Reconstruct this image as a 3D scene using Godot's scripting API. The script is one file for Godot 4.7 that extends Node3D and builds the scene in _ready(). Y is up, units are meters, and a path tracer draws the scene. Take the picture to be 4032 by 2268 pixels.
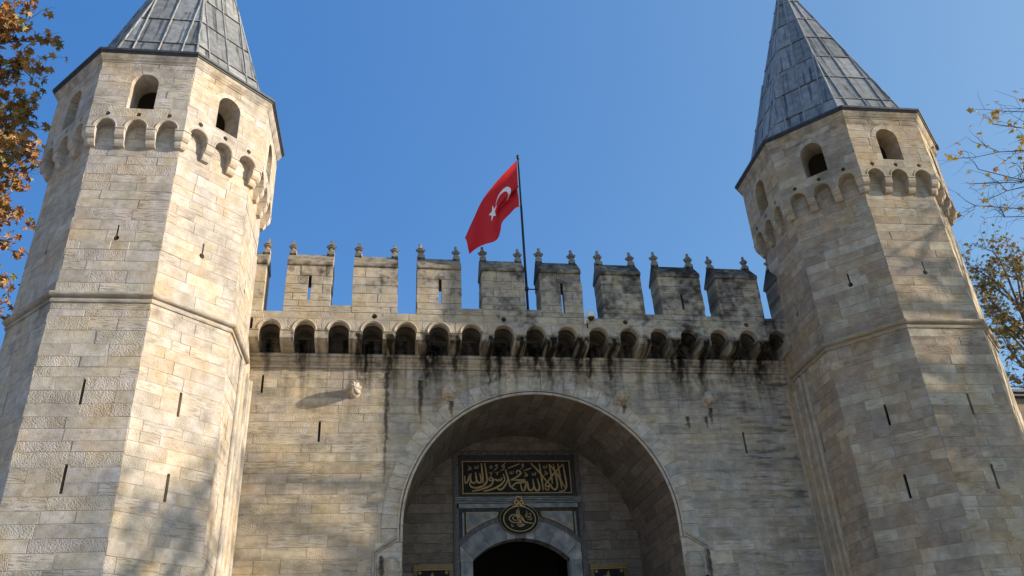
extends Node3D
# A fortified palace gate: a crenellated wall with a deep arched portal between two octagonal towers.

const UP := Vector3.UP

# ---------------------------------------------------------------- mesh builder
class B:
	var v := PackedVector3Array()
	var n := PackedVector3Array()
	var t := PackedVector2Array()
	var s := PackedVector2Array()
	var c := PackedColorArray()
	var col := Color.WHITE
	var off := Vector2.ZERO
	var mode := 0
	func uv2(p: Vector3) -> Vector2:
		if mode == 1:
			return Vector2((p.x + 8.0) / 16.0, 1.0 - p.y / 14.0)
		if mode == 2:
			return Vector2(atan2(p.x, p.z) / TAU + 0.5, 1.0 - p.y / 18.0)
		return Vector2(p.x, p.y)
	func tri(p: Vector3, q: Vector3, r: Vector3, o: Vector3) -> void:
		var m := (q - p).cross(r - p)
		var l := m.length()
		if l < 1e-10:
			return
		m /= l
		if m.dot(o) < 0.0:
			var x := q
			q = r
			r = x
			m = -m
		var a := Vector3(o.z, 0, -o.x)
		if a.length() < 0.3 * o.length():
			a = Vector3.RIGHT
		a = a.normalized()
		var b := o.normalized().cross(a)
		for k in [p, r, q]:
			v.append(k)
			n.append(m)
			t.append(Vector2(k.dot(a), -k.dot(b)) + off)
			s.append(uv2(k))
			c.append(col)
	func quad(p: Vector3, q: Vector3, r: Vector3, w: Vector3, o: Vector3) -> void:
		tri(p, q, r, o)
		tri(p, r, w, o)
	func box(a: Vector3, b: Vector3) -> void:
		boxf(Vector3.ZERO, Vector3.RIGHT, UP, Vector3.BACK, a, b)
	func boxf(o: Vector3, x: Vector3, y: Vector3, z: Vector3, a: Vector3, b: Vector3) -> void:
		var p: Array[Vector3] = []
		for i in 8:
			p.append(o + x * (b.x if i & 1 else a.x) + y * (b.y if i & 2 else a.y) + z * (b.z if i & 4 else a.z))
		quad(p[0], p[1], p[3], p[2], -z)
		quad(p[4], p[5], p[7], p[6], z)
		quad(p[0], p[2], p[6], p[4], -x)
		quad(p[1], p[3], p[7], p[5], x)
		quad(p[0], p[1], p[5], p[4], -y)
		quad(p[2], p[3], p[7], p[6], y)
	func ball(o: Vector3, r: Vector3, seg := 12, rings := 8) -> void:
		for i in rings:
			for j in seg:
				var q: Array[Vector3] = []
				for k in [[i, j], [i + 1, j], [i + 1, j + 1], [i, j + 1]]:
					var a: float = PI * k[0] / rings
					var b: float = TAU * k[1] / seg
					q.append(o + Vector3(sin(a) * cos(b), cos(a), sin(a) * sin(b)) * r)
				quad(q[0], q[1], q[2], q[3], (q[0] + q[2]) * 0.5 - o)
	func tube(p: PackedVector3Array, r: PackedFloat32Array, seg := 6) -> void:
		var last: Array[Vector3] = []
		var ax := Vector3.ZERO
		for i in p.size():
			var d := (p[mini(i + 1, p.size() - 1)] - p[maxi(i - 1, 0)]).normalized()
			if ax == Vector3.ZERO:
				ax = d.cross(Vector3(0.31, 0.2, 0.93)).normalized()
			ax = (ax - d * ax.dot(d)).normalized()
			var bx := d.cross(ax)
			var ring: Array[Vector3] = []
			for j in seg:
				var a := TAU * j / seg
				ring.append(p[i] + (ax * cos(a) + bx * sin(a)) * r[i])
			if i:
				for j in seg:
					var k := (j + 1) % seg
					var mid := (last[j] + last[k] + ring[j] + ring[k]) * 0.25
					quad(last[j], last[k], ring[k], ring[j], mid - (p[i] + p[i - 1]) * 0.5)
			last = ring
	func lathe(o: Vector3, prof: PackedVector2Array, seg := 16) -> void:
		for i in prof.size() - 1:
			for j in seg:
				var a := TAU * j / seg
				var b := TAU * (j + 1) / seg
				var p := prof[i]
				var q := prof[i + 1]
				var da := Vector3(cos(a), 0, sin(a))
				var db := Vector3(cos(b), 0, sin(b))
				var e := (q - p).normalized()
				var out := (da + db).normalized() * e.y + UP * -e.x
				quad(o + da * p.x + UP * p.y, o + db * p.x + UP * p.y, o + db * q.x + UP * q.y, o + da * q.x + UP * q.y, out)
	func mesh(smooth := false) -> ArrayMesh:
		if smooth:
			var at := {}
			for i in v.size():
				var k := Vector3(snappedf(v[i].x, 0.0004), snappedf(v[i].y, 0.0004), snappedf(v[i].z, 0.0004))
				if not at.has(k):
					at[k] = PackedInt32Array()
				at[k].append(i)
			var nn := n.duplicate()
			for k in at:
				for i in at[k]:
					var m := Vector3.ZERO
					for j in at[k]:
						if n[i].dot(n[j]) > 0.55:
							m += n[j]
					nn[i] = m.normalized()
			n = nn
		var a := []
		a.resize(Mesh.ARRAY_MAX)
		a[Mesh.ARRAY_VERTEX] = v
		a[Mesh.ARRAY_NORMAL] = n
		a[Mesh.ARRAY_TEX_UV] = t
		a[Mesh.ARRAY_TEX_UV2] = s
		a[Mesh.ARRAY_COLOR] = c
		var m := ArrayMesh.new()
		m.add_surface_from_arrays(Mesh.PRIMITIVE_TRIANGLES, a)
		return m

# a vertical plane with its own axes: u along, v up, w out
class F:
	var o: Vector3
	var u: Vector3
	var n: Vector3
	var y := Vector3.UP
	func _init(at: Vector3, along: Vector3, out: Vector3, up := Vector3.UP) -> void:
		o = at
		u = along
		n = out
		y = up
	func p(a: float, b: float, w: float) -> Vector3:
		return o + u * a + y * b + n * w

# ---------------------------------------------------------------- globals
var rng := RandomNumberGenerator.new()
var M := {}
var eye := Vector3(-3.9733, 1.6, 19.9158)

func part(called: String, b: B, m: Material, parent: Node, smooth := false) -> MeshInstance3D:
	var o := MeshInstance3D.new()
	o.name = called
	o.mesh = b.mesh(smooth)
	o.material_override = m
	parent.add_child(o, true)
	return o

func thing(called: String, label: String, category: String, at := Vector3.ZERO, turn := 0.0, group := "") -> Node3D:
	var o := Node3D.new()
	o.name = called
	add_child(o, true)
	o.position = at
	o.rotation.y = turn
	tag(o, label, category, group)
	return o

func tag(o: Node, label: String, category: String, group := "") -> void:
	o.set_meta("label", label)
	o.set_meta("category", category)
	if group:
		o.set_meta("group", group)

func rect(a: float, b: float, c: float, d: float) -> PackedVector2Array:
	return PackedVector2Array([Vector2(a, b), Vector2(c, b), Vector2(c, d), Vector2(a, d)])

func circle(c: Vector2, r: float, k := 40) -> PackedVector2Array:
	var p := PackedVector2Array()
	for i in k:
		p.append(c + Vector2(cos(TAU * i / k), sin(TAU * i / k)) * r)
	return p

func arch_poly(cu: float, v0: float, vs: float, r: float, k := 14) -> PackedVector2Array:
	var p := PackedVector2Array([Vector2(cu - r, v0), Vector2(cu + r, v0)])
	for i in k + 1:
		p.append(Vector2(cu, vs) + Vector2(cos(PI * i / k), sin(PI * i / k)) * r)
	return p

func cut(polys: Array, holes: Array) -> Array:
	for h in holes:
		var rest := []
		for p in polys:
			for q in Geometry2D.clip_polygons(p, h):
				if not Geometry2D.is_polygon_clockwise(q) and absf(area(q)) > 0.0006:
					rest.append(q)
		polys = rest
	return polys

func area(p: PackedVector2Array) -> float:
	var a := 0.0
	for i in p.size():
		a += p[i].cross(p[(i + 1) % p.size()])
	return a * 0.5

func slab(b: B, f: F, poly: PackedVector2Array, w0: float, w1: float, sides := true) -> void:
	var ix := Geometry2D.triangulate_polygon(poly)
	for i in range(0, ix.size(), 3):
		var p := poly[ix[i]]
		var q := poly[ix[i + 1]]
		var r := poly[ix[i + 2]]
		b.tri(f.p(p.x, p.y, w1), f.p(q.x, q.y, w1), f.p(r.x, r.y, w1), f.n)
	if not sides:
		return
	var turn := 1.0 if area(poly) > 0 else -1.0
	for i in poly.size():
		var p := poly[i]
		var q := poly[(i + 1) % poly.size()]
		var e := (q - p).normalized() * turn
		b.quad(f.p(p.x, p.y, w0), f.p(q.x, q.y, w0), f.p(q.x, q.y, w1), f.p(p.x, p.y, w1), f.u * e.y - f.y * e.x)

# a squared stone with worn arrises and a slightly uneven face
func stone(b: B, f: F, a: float, c: float, d: float, e: float, w: float, depth: float) -> void:
	var k := rng.randf_range(0.003, 0.009)
	var o := [Vector2(a, c), Vector2(d, c), Vector2(d, e), Vector2(a, e)]
	var i := [Vector2(a + k, c + k), Vector2(d - k, c + k), Vector2(d - k, e - k), Vector2(a + k, e - k)]
	var z := [0.0, 0.0, 0.0, 0.0]
	var tx := rng.randf_range(-0.003, 0.003)
	for j in 4:
		i[j] += Vector2(rng.randf_range(-0.006, 0.006), rng.randf_range(-0.006, 0.006))
		z[j] = w + tx * (1.0 if j == 1 or j == 2 else -1.0) + rng.randf_range(-0.003, 0.003)
	var q := []
	for j in 4:
		q.append(f.p(i[j].x, i[j].y, z[j]))
	b.quad(q[0], q[1], q[2], q[3], f.n)
	for j in 4:
		var l := (j + 1) % 4
		var g: Vector2 = (o[l] - o[j]).normalized()
		var out := f.u * g.y - UP * g.x
		var p0 := f.p(o[j].x, o[j].y, w - k * 0.9)
		var p1 := f.p(o[l].x, o[l].y, w - k * 0.9)
		b.quad(q[j], q[l], p1, p0, f.n + out * 0.8)
		b.quad(p0, p1, f.p(o[l].x, o[l].y, w - depth), f.p(o[j].x, o[j].y, w - depth), out)

func courses(v0: float, v1: float, lo: float, hi: float) -> PackedFloat32Array:
	var out := PackedFloat32Array([v0])
	var y := v0
	while v1 - y > hi * 1.25:
		y += rng.randf_range(lo, hi)
		out.append(y)
	if v1 - y > hi * 1.05:
		out.append((y + v1) * 0.5)
	out.append(v1)
	return out

# lays ashlar on a plane; returns records {b, score, kind}
func ashlar(list: Array, mortar: B, f: F, root: Transform3D, u0: float, u1: float, v0: float, v1: float, holes: Array, tones: Array, o: Dictionary) -> void:
	var depth: float = o.get("depth", 0.3)
	var gap := 0.0016
	var rows := courses(v0, v1, o.get("lo", 0.21), o.get("hi", 0.31))
	for r in rows.size() - 1:
		var a := rows[r]
		var b := rows[r + 1]
		var joints := [u0]
		var x := u0 + rng.randf_range(0.18, o.get("long", 1.0))
		while x < u1 - 0.2:
			joints.append(x)
			x += rng.randf_range(0.32, o.get("long", 1.0)) if rng.randf() > 0.2 else rng.randf_range(0.9, 1.35)
		joints.append(u1)
		var near := []
		for h in holes:
			var bb := bounds(h)
			if bb.position.y < b and bb.end.y > a:
				near.append(h)
				if bb.size.x < 0.2:
					var mid := bb.get_center().x
					joints = joints.filter(func(j): return absf(j - mid) > 0.15 or j == u0 or j == u1)
					joints.append(mid)
		joints.sort()
		for k in joints.size() - 1:
			var l: float = joints[k]
			var m: float = joints[k + 1]
			if m - l < 0.02:
				continue
			if k == 0:
				l += rng.randf_range(-0.006, 0.008)
			if k == joints.size() - 2:
				m -= rng.randf_range(-0.006, 0.008)
			var bx := rect(l + gap, a + gap, m - gap, b - gap)
			var hit := []
			for h in near:
				if not Geometry2D.intersect_polygons(bx, h).is_empty():
					hit.append(h)
			var st := B.new()
			st.mode = o.mode
			var tone: Color = tones[rng.randi() % tones.size()]
			var br := rng.randf_range(0.91, 1.06) * (1.12 if rng.randf() < 0.08 else 1.0)
			st.col = Color(tone.r * br, tone.g * br, tone.b * br * rng.randf_range(0.95, 1.04))
			st.off = Vector2(rng.randf() * 3.0, rng.randf() * 3.0)
			var w := rng.randf_range(-0.003, 0.004)
			var made: Array[B] = []
			if hit.is_empty():
				stone(st, f, l + gap, a + gap, m - gap, b - gap, w, depth)
				made.append(st)
			else:
				for p in cut([bx], hit):
					var sp := B.new()
					sp.mode = st.mode
					sp.col = st.col
					sp.off = st.off
					slab(sp, f, p, w - depth, w)
					if sp.v.size():
						made.append(sp)
			var mid3 := root * f.p((l + m) * 0.5, (a + b) * 0.5, 0)
			var to := eye - mid3
			var score := (m - l) * (b - a) * maxf(0.02, (root.basis * f.n).dot(to.normalized())) / to.length_squared()
			if b < o.get("seen", 4.0):
				score *= 0.001
			var roll := rng.randf()
			for sp in made:
				list.append({"b": sp, "score": score, "kind": 0 if roll < 0.45 else 1 if roll < 0.72 else 2})
			if mortar:
				for p in cut([rect(l, a, m, b)], hit):
					slab(mortar, f, p, 0, -0.009, false)

func bounds(p: PackedVector2Array) -> Rect2:
	var r := Rect2(p[0], Vector2.ZERO)
	for q in p:
		r = r.expand(q)
	return r

# the 300 largest stones stand alone, the rest are joined
func set_stones(list: Array, called: String, mats: Array, parent: Node, most := 300) -> void:
	list.sort_custom(func(a, b): return a.score > b.score)
	var rest: Array[B] = [B.new(), B.new(), B.new()]
	for i in list.size():
		var e: Dictionary = list[i]
		if i < most:
			part(called, e.b, mats[e.kind], parent)
		else:
			var r := rest[e.kind]
			r.v.append_array(e.b.v)
			r.n.append_array(e.b.n)
			r.t.append_array(e.b.t)
			r.s.append_array(e.b.s)
			r.c.append_array(e.b.c)
	for k in 3:
		if rest[k].v.size():
			part("small_stonework", rest[k], mats[k], parent).set_meta("kind", "stuff")

# wedge stones of an arch between two radii
func ring(f: F, c: Vector2, r0: float, r1: float, a0: float, a1: float, k: int, w: float, depth: float, clip := PackedVector2Array()) -> Array:
	var out := []
	var gap := 0.004
	for i in k:
		var b := a0 + (a1 - a0) * i / k
		var e := a0 + (a1 - a0) * (i + 1) / k
		var p := PackedVector2Array()
		var steps := 4
		for j in steps + 1:
			var a := lerpf(b + gap / r1, e - gap / r1, float(j) / steps)
			p.append(c + Vector2(cos(a), sin(a)) * r1)
		for j in steps + 1:
			var a := lerpf(e - gap / r0, b + gap / r0, float(j) / steps)
			p.append(c + Vector2(cos(a), sin(a)) * r0)
		var got := [p]
		if clip.size():
			got = Geometry2D.intersect_polygons(p, clip)
		for q in got:
			if area(q) < 0:
				q.reverse()
			var st := B.new()
			st.off = Vector2(rng.randf() * 3.0, rng.randf() * 3.0)
			out.append([st, q, w + rng.randf_range(-0.004, 0.005), depth])
	return out

# a strip following an arc, with a rounded section
func arc_roll(b: B, f: F, c: Vector2, r: float, rad: float, a0: float, a1: float, w: float, k := 28) -> void:
	var p := PackedVector3Array()
	var q := PackedFloat32Array()
	for i in k + 1:
		var a := lerpf(a0, a1, float(i) / k)
		p.append(f.p(c.x + cos(a) * r, c.y + sin(a) * r, w))
		q.append(rad)
	b.tube(p, q, 6)

# a profile (w, v) drawn along u
func run(b: B, f: F, u0: float, u1: float, prof: Array) -> void:
	var poly := PackedVector2Array()
	for p in prof:
		poly.append(p)
	var turn := 1.0 if area(poly) > 0 else -1.0
	for i in prof.size():
		var p: Vector2 = prof[i]
		var q: Vector2 = prof[(i + 1) % prof.size()]
		var e := (q - p).normalized() * turn
		b.quad(f.p(u0, p.y, p.x), f.p(u1, p.y, p.x), f.p(u1, q.y, q.x), f.p(u0, q.y, q.x), f.n * e.y - UP * e.x)
	var ix := Geometry2D.triangulate_polygon(poly)
	for i in range(0, ix.size(), 3):
		for s in [[u0, -1.0], [u1, 1.0]]:
			var t := []
			for j in 3:
				var p := poly[ix[i + j]]
				t.append(f.p(s[0], p.y, p.x))
			b.tri(t[0], t[1], t[2], f.u * s[1])

# a pen stroke: a flat raised ribbon through points, thick in the middle
func stroke(b: B, f: F, pts: Array, wide: float, w0: float, w1: float, taper := 0.45) -> void:
	var c := Curve3D.new()
	for i in pts.size():
		var p: Vector2 = pts[i]
		var d := Vector2.ZERO
		if i > 0 and i < pts.size() - 1:
			d = (pts[i + 1] - pts[i - 1]) / 6.0
		c.add_point(Vector3(p.x, p.y, 0), Vector3(-d.x, -d.y, 0), Vector3(d.x, d.y, 0))
	var l := c.get_baked_length()
	var k := clampi(int(l / 0.035), 2, 28)
	var last := []
	for i in k + 1:
		var q := c.sample_baked(l * i / k, true)
		var q2 := c.sample_baked(minf(l, l * i / k + 0.004), true) - c.sample_baked(maxf(0, l * i / k - 0.004), true)
		var d := Vector2(q2.x, q2.y).normalized()
		var h := wide * 0.5 * (taper + (1.0 - taper) * sin(PI * clampf(float(i) / k, 0.04, 0.96)))
		var e := Vector2(-d.y, d.x) * h
		var now := [Vector2(q.x, q.y) + e, Vector2(q.x, q.y) - e]
		if i:
			var p: Array = [last[0], last[1], now[1], now[0]]
			b.quad(f.p(p[0].x, p[0].y, w1), f.p(p[1].x, p[1].y, w1), f.p(p[2].x, p[2].y, w1), f.p(p[3].x, p[3].y, w1), f.n)
			b.quad(f.p(p[0].x, p[0].y, w0), f.p(p[0].x, p[0].y, w1), f.p(p[3].x, p[3].y, w1), f.p(p[3].x, p[3].y, w0), f.u * e.x + UP * e.y)
			b.quad(f.p(p[1].x, p[1].y, w0), f.p(p[1].x, p[1].y, w1), f.p(p[2].x, p[2].y, w1), f.p(p[2].x, p[2].y, w0), f.u * -e.x - UP * e.y)
		last = now

# ---------------------------------------------------------------- materials
func noise(seed_: int, freq: float, w: int, h: int, type := FastNoiseLite.TYPE_SIMPLEX_SMOOTH, fractal := FastNoiseLite.FRACTAL_FBM, oct := 4) -> Image:
	var f := FastNoiseLite.new()
	f.seed = seed_
	f.noise_type = type
	f.frequency = freq
	f.fractal_type = fractal
	f.fractal_octaves = oct
	return f.get_seamless_image(w, h)

func stretched(seed_: int, freq: float, w: int, h: int, size: int, fractal := FastNoiseLite.FRACTAL_FBM) -> Image:
	var im := noise(seed_, freq, w, h, FastNoiseLite.TYPE_SIMPLEX_SMOOTH, fractal)
	im.resize(size, size, Image.INTERPOLATE_CUBIC)
	return im

# stone textures, 1.6 m a side: [albedo, height]
func stone_maps(kind: int) -> Array:
	var k := 512
	var fine := noise(11 + kind, 0.09, k, k)
	var mid := noise(31 + kind, 0.022, k, k)
	var bed := stretched(51 + kind, 0.055, 80, k, k)
	var rough := noise(71 + kind, 0.045, k, k, FastNoiseLite.TYPE_SIMPLEX_SMOOTH, FastNoiseLite.FRACTAL_RIDGED)
	var blot := noise(91 + kind, 0.008, k, k)
	var pa := PackedByteArray()
	var ph := PackedByteArray()
	pa.resize(k * k * 3)
	ph.resize(k * k)
	var df := fine.get_data()
	var dm := mid.get_data()
	var db := bed.get_data()
	var dr := rough.get_data()
	var dl := blot.get_data()
	for i in k * k:
		var a := df[i] / 255.0 - 0.5
		var m := dm[i] / 255.0 - 0.5
		var e := db[i] / 255.0 - 0.5
		var r := dr[i] / 255.0
		var l := dl[i] / 255.0 - 0.5
		var h := 0.6
		var g := 0.90
		if kind == 0:
			h = 0.62 + a * 0.25 + m * 0.3
			if e < -0.27 and m < 0.05:
				h -= 0.25
				g -= 0.06
			g += a * 0.10 + m * 0.07 + l * 0.14
		elif kind == 1:
			h = 0.35 + r * 0.45 + a * 0.3 + m * 0.2
			g += (r - 0.5) * 0.12 + a * 0.12 + l * 0.13 - 0.01
		else:
			h = 0.6 + e * 0.55 + a * 0.22
			if e < -0.22:
				h -= 0.22
				g -= 0.07
			g += e * 0.06 + a * 0.10 + l * 0.14
		g = clampf(g, 0.3, 1.0)
		pa[i * 3] = int(255 * g)
		pa[i * 3 + 1] = int(255 * g * (0.968 + l * 0.03))
		pa[i * 3 + 2] = int(255 * clampf(g * (0.94 + l * 0.10 + a * 0.04), 0, 1))
		ph[i] = int(255 * clampf(h, 0, 1))
	var out := []
	for im in [Image.create_from_data(k, k, false, Image.FORMAT_RGB8, pa), Image.create_from_data(k, k, false, Image.FORMAT_L8, ph)]:
		out.append(ImageTexture.create_from_image(im))
	return out

func stain(im: Image, x: float, y0: float, y1: float, wide: float, deep: float, nz: Image, sx: float, sy: float) -> void:
	# a run of dark dirt from y0 down to y1 (pixels), fraying towards its end
	var r := int(wide * 1.3) + 2
	for py in range(int(y0), int(y1)):
		if py < 0 or py >= im.get_height():
			continue
		var q := (py - y0) / (y1 - y0)
		var mid := x + (nz.get_pixel(int(x) % 256, py % 256).r - 0.5) * wide * 0.4
		var half := wide * 0.5 * (1.0 - q * q * 0.65)
		for px in range(int(x) - r, int(x) + r):
			if px < 0 or px >= im.get_width():
				continue
			var e := absf(px - mid) / half
			var g := nz.get_pixel((px * 2) % 256, py % 256).r
			var k := smoothstep(0.0, 1.0, (1.25 - e) * 0.9 + (g - 0.5) * 1.5) * pow(1.0 - q, 0.38) * deep
			if k > 0.01:
				var c := im.get_pixel(px, py)
				im.set_pixel(px, py, c.lerp(c * Color(0.27, 0.25, 0.22), k))

func wall_stains() -> ImageTexture:
	var k := 1024
	var im := Image.create(k, k, false, Image.FORMAT_RGB8)
	var big := noise(201, 0.012, k, k).get_data()
	var fine := noise(202, 0.06, k, k).get_data()
	var run_ := stretched(203, 0.05, k, 48, k).get_data()
	var bed := stretched(204, 0.08, 160, k, k).get_data()
	var px := PackedByteArray()
	px.resize(k * k * 3)
	for y in k:
		var hy := 14.0 * (1.0 - y / float(k))
		for x in k:
			var i := y * k + x
			var wx := 16.0 * x / k - 8.0
			var b := big[i] / 255.0
			var f := fine[i] / 255.0
			var g := 1.0 - 0.12 * clampf((b - 0.45) * 2.0, 0, 1)
			var warm := 0.06 * clampf((0.6 - b) * 2.0, 0, 1)
			# lichen on the merlons and parapet, heavier towards the top and the shaded side
			if hy > 11.0:
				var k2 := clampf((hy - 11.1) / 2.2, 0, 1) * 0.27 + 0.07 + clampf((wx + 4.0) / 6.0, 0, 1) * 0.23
				var q := (f * 0.5 + b * 0.5 + run_[i] / 255.0 * 0.25)
				g -= 0.5 * clampf((q - 0.92 + k2) * 2.4, 0, 1)
				if hy > 12.8:
					g -= 0.10
			elif hy > 8.6:
				var k3 := clampf((hy - 8.6) / 2.2, 0, 1)
				g -= 0.34 * k3 * clampf((run_[i] / 255.0 + f * 0.3 - 0.62) * 3.0, 0, 1)
			# weathered beds at the inner corner of the shaded half
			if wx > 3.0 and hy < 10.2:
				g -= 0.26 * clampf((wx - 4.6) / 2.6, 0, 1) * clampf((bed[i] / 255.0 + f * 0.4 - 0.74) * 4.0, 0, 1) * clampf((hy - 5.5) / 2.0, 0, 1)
			if hy < 10.1:
				g -= 0.09 * clampf((bed[i] / 255.0 - 0.56) * 5.0, 0, 1)
			g = clampf(g, 0.16, 1.0)
			px[i * 3] = int(255 * g)
			px[i * 3 + 1] = int(255 * g * (1.0 - warm * 0.5))
			px[i * 3 + 2] = int(255 * g * (1.0 - warm * 1.6))
	im = Image.create_from_data(k, k, false, Image.FORMAT_RGB8, px)
	var nz := noise(207, 0.05, 256, 256)
	var sx := k / 16.0
	for s in [Vector3(-6.9, 0.12, 10.5), Vector3(-6.07, .1, 10.3), Vector3(-4.61, .13, 10.25), Vector3(-4.4, .1, 9.8), Vector3(-3.81, .24, 10.05), Vector3(-2.85, .13, 9.7), Vector3(-2.67, .28, 10.2), Vector3(-2.09, .18, 10.1), Vector3(-1.2, .13, 9.75), Vector3(-.91, .13, 9.9), Vector3(-.41, .18, 10.2), Vector3(.04, .16, 10.2), Vector3(.43, .27, 9.95), Vector3(1.23, .28, 10.1), Vector3(1.55, .11, 10.0), Vector3(2.11, .18, 9.95), Vector3(3.07, .11, 10.5), Vector3(3.87, .19, 10.2), Vector3(4.1, .21, 9.8), Vector3(4.69, .16, 9.85), Vector3(5.6, .2, 10.1), Vector3(6.39, .33, 9.9)]:
		stain(im, (s.x + 8.0) * sx, (14.0 - 10.86) / 14.0 * k, (14.0 - s.z) / 14.0 * k, s.y * sx * 1.1, 1.0, nz, 0, 0)
		stain(im, (s.x + 8.0) * sx, (14.0 - 10.9) / 14.0 * k, (14.0 - s.z + 0.4) / 14.0 * k, s.y * sx * 3.2, 0.45, nz, 0, 0)
	for i in 17:
		var x := -6.8 + 0.85 * i + rng.randf_range(-0.15, 0.15)
		stain(im, (x + 8.0) * sx, (14.0 - 11.0) / 14.0 * k, (14.0 - rng.randf_range(10.3, 10.6)) / 14.0 * k, rng.randf_range(0.1, 0.3) * sx, 0.6, nz, 0, 0)
	for s in [Vector3(-2.2, 9.33, 8.85), Vector3(2.36, 9.24, 9.0), Vector3(4.78, 9.2, 8.75), Vector3(4.1, 8.95, 8.6), Vector3(4.62, 8.95, 8.6), Vector3(-3.86, 10.1, 7.2), Vector3(-3.0, 9.9, 8.7), Vector3(4.06, 5.5, 4.6), Vector3(-3.88, 5.5, 4.6)]:
		stain(im, (s.x + 8.0) * sx, (14.0 - s.y) / 14.0 * k, (14.0 - s.z) / 14.0 * k, 0.13 * sx, 0.75, nz, 0, 0)
	return ImageTexture.create_from_image(im)

func tower_stains_and_shade(seed_: int) -> ImageTexture:
	var k := 768
	var big := noise(seed_, 0.014, k, k).get_data()
	var fine := noise(seed_ + 1, 0.05, k, k).get_data()
	var bed := stretched(seed_ + 2, 0.09, 120, k, k).get_data()
	var px := PackedByteArray()
	px.resize(k * k * 3)
	for i in k * k:
		var hy := 18.0 * (1.0 - (i / k) / float(k))
		var b := big[i] / 255.0
		var f := fine[i] / 255.0
		var g := 1.0 - 0.13 * clampf((b - 0.48) * 2.2, 0, 1) - 0.07 * clampf((bed[i] / 255.0 + (f - 0.5) * 0.4 - 0.6) * 3.0, 0, 1) * 0.6
		if hy > 15.9:
			g -= 0.14 * clampf((f - 0.35) * 3.0, 0, 1)
		if hy > 9.5 and hy < 9.85:  # shade below the string course, painted in as a blotchy dark band
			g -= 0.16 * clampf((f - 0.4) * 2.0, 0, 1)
		var w := 0.07 * clampf((0.55 - b) * 2.5, 0, 1)
		px[i * 3] = int(255 * g)
		px[i * 3 + 1] = int(255 * g * (1.0 - w * 0.6))
		px[i * 3 + 2] = int(255 * g * (1.0 - w * 1.6))
	return ImageTexture.create_from_image(Image.create_from_data(k, k, false, Image.FORMAT_RGB8, px))

func mat(albedo: Color, rough := 0.85, metal := 0.0) -> StandardMaterial3D:
	var m := StandardMaterial3D.new()
	m.albedo_color = albedo.linear_to_srgb()
	m.roughness = rough
	m.metallic = metal
	return m

func stone_mat(maps: Array, stains_and_shade: Texture2D, relief: float) -> StandardMaterial3D:
	var m := mat(Color.WHITE, 0.92)
	m.vertex_color_use_as_albedo = true
	m.albedo_texture = maps[0]
	m.uv1_scale = Vector3(0.62, 0.62, 0.62)
	m.heightmap_enabled = true
	m.heightmap_texture = maps[1]
	m.heightmap_scale = relief
	m.metallic_specular = 0.3
	if stains_and_shade:
		m.detail_enabled = true
		m.detail_albedo = stains_and_shade
		m.detail_blend_mode = BaseMaterial3D.BLEND_MODE_MUL
		m.detail_uv_layer = BaseMaterial3D.DETAIL_UV_2
	return m

func grainy(albedo: Color, rough: float, seed_: int, freq: float, lo: float, scale: float, relief := 0.0, metal := 0.0) -> StandardMaterial3D:
	# a plain surface with cloudy variation, mapped in metres
	var m := mat(albedo, rough, metal)
	var im := noise(seed_, freq, 256, 256)
	var d := im.get_data()
	for i in d.size():
		d[i] = int(lerpf(lo, 1.0, d[i] / 255.0) * 255)
	m.albedo_texture = ImageTexture.create_from_image(Image.create_from_data(256, 256, false, Image.FORMAT_L8, d))
	m.uv1_scale = Vector3(scale, scale, scale)
	m.vertex_color_use_as_albedo = true
	if relief != 0.0:
		m.heightmap_enabled = true
		m.heightmap_texture = m.albedo_texture
		m.heightmap_scale = relief
	return m

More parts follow.
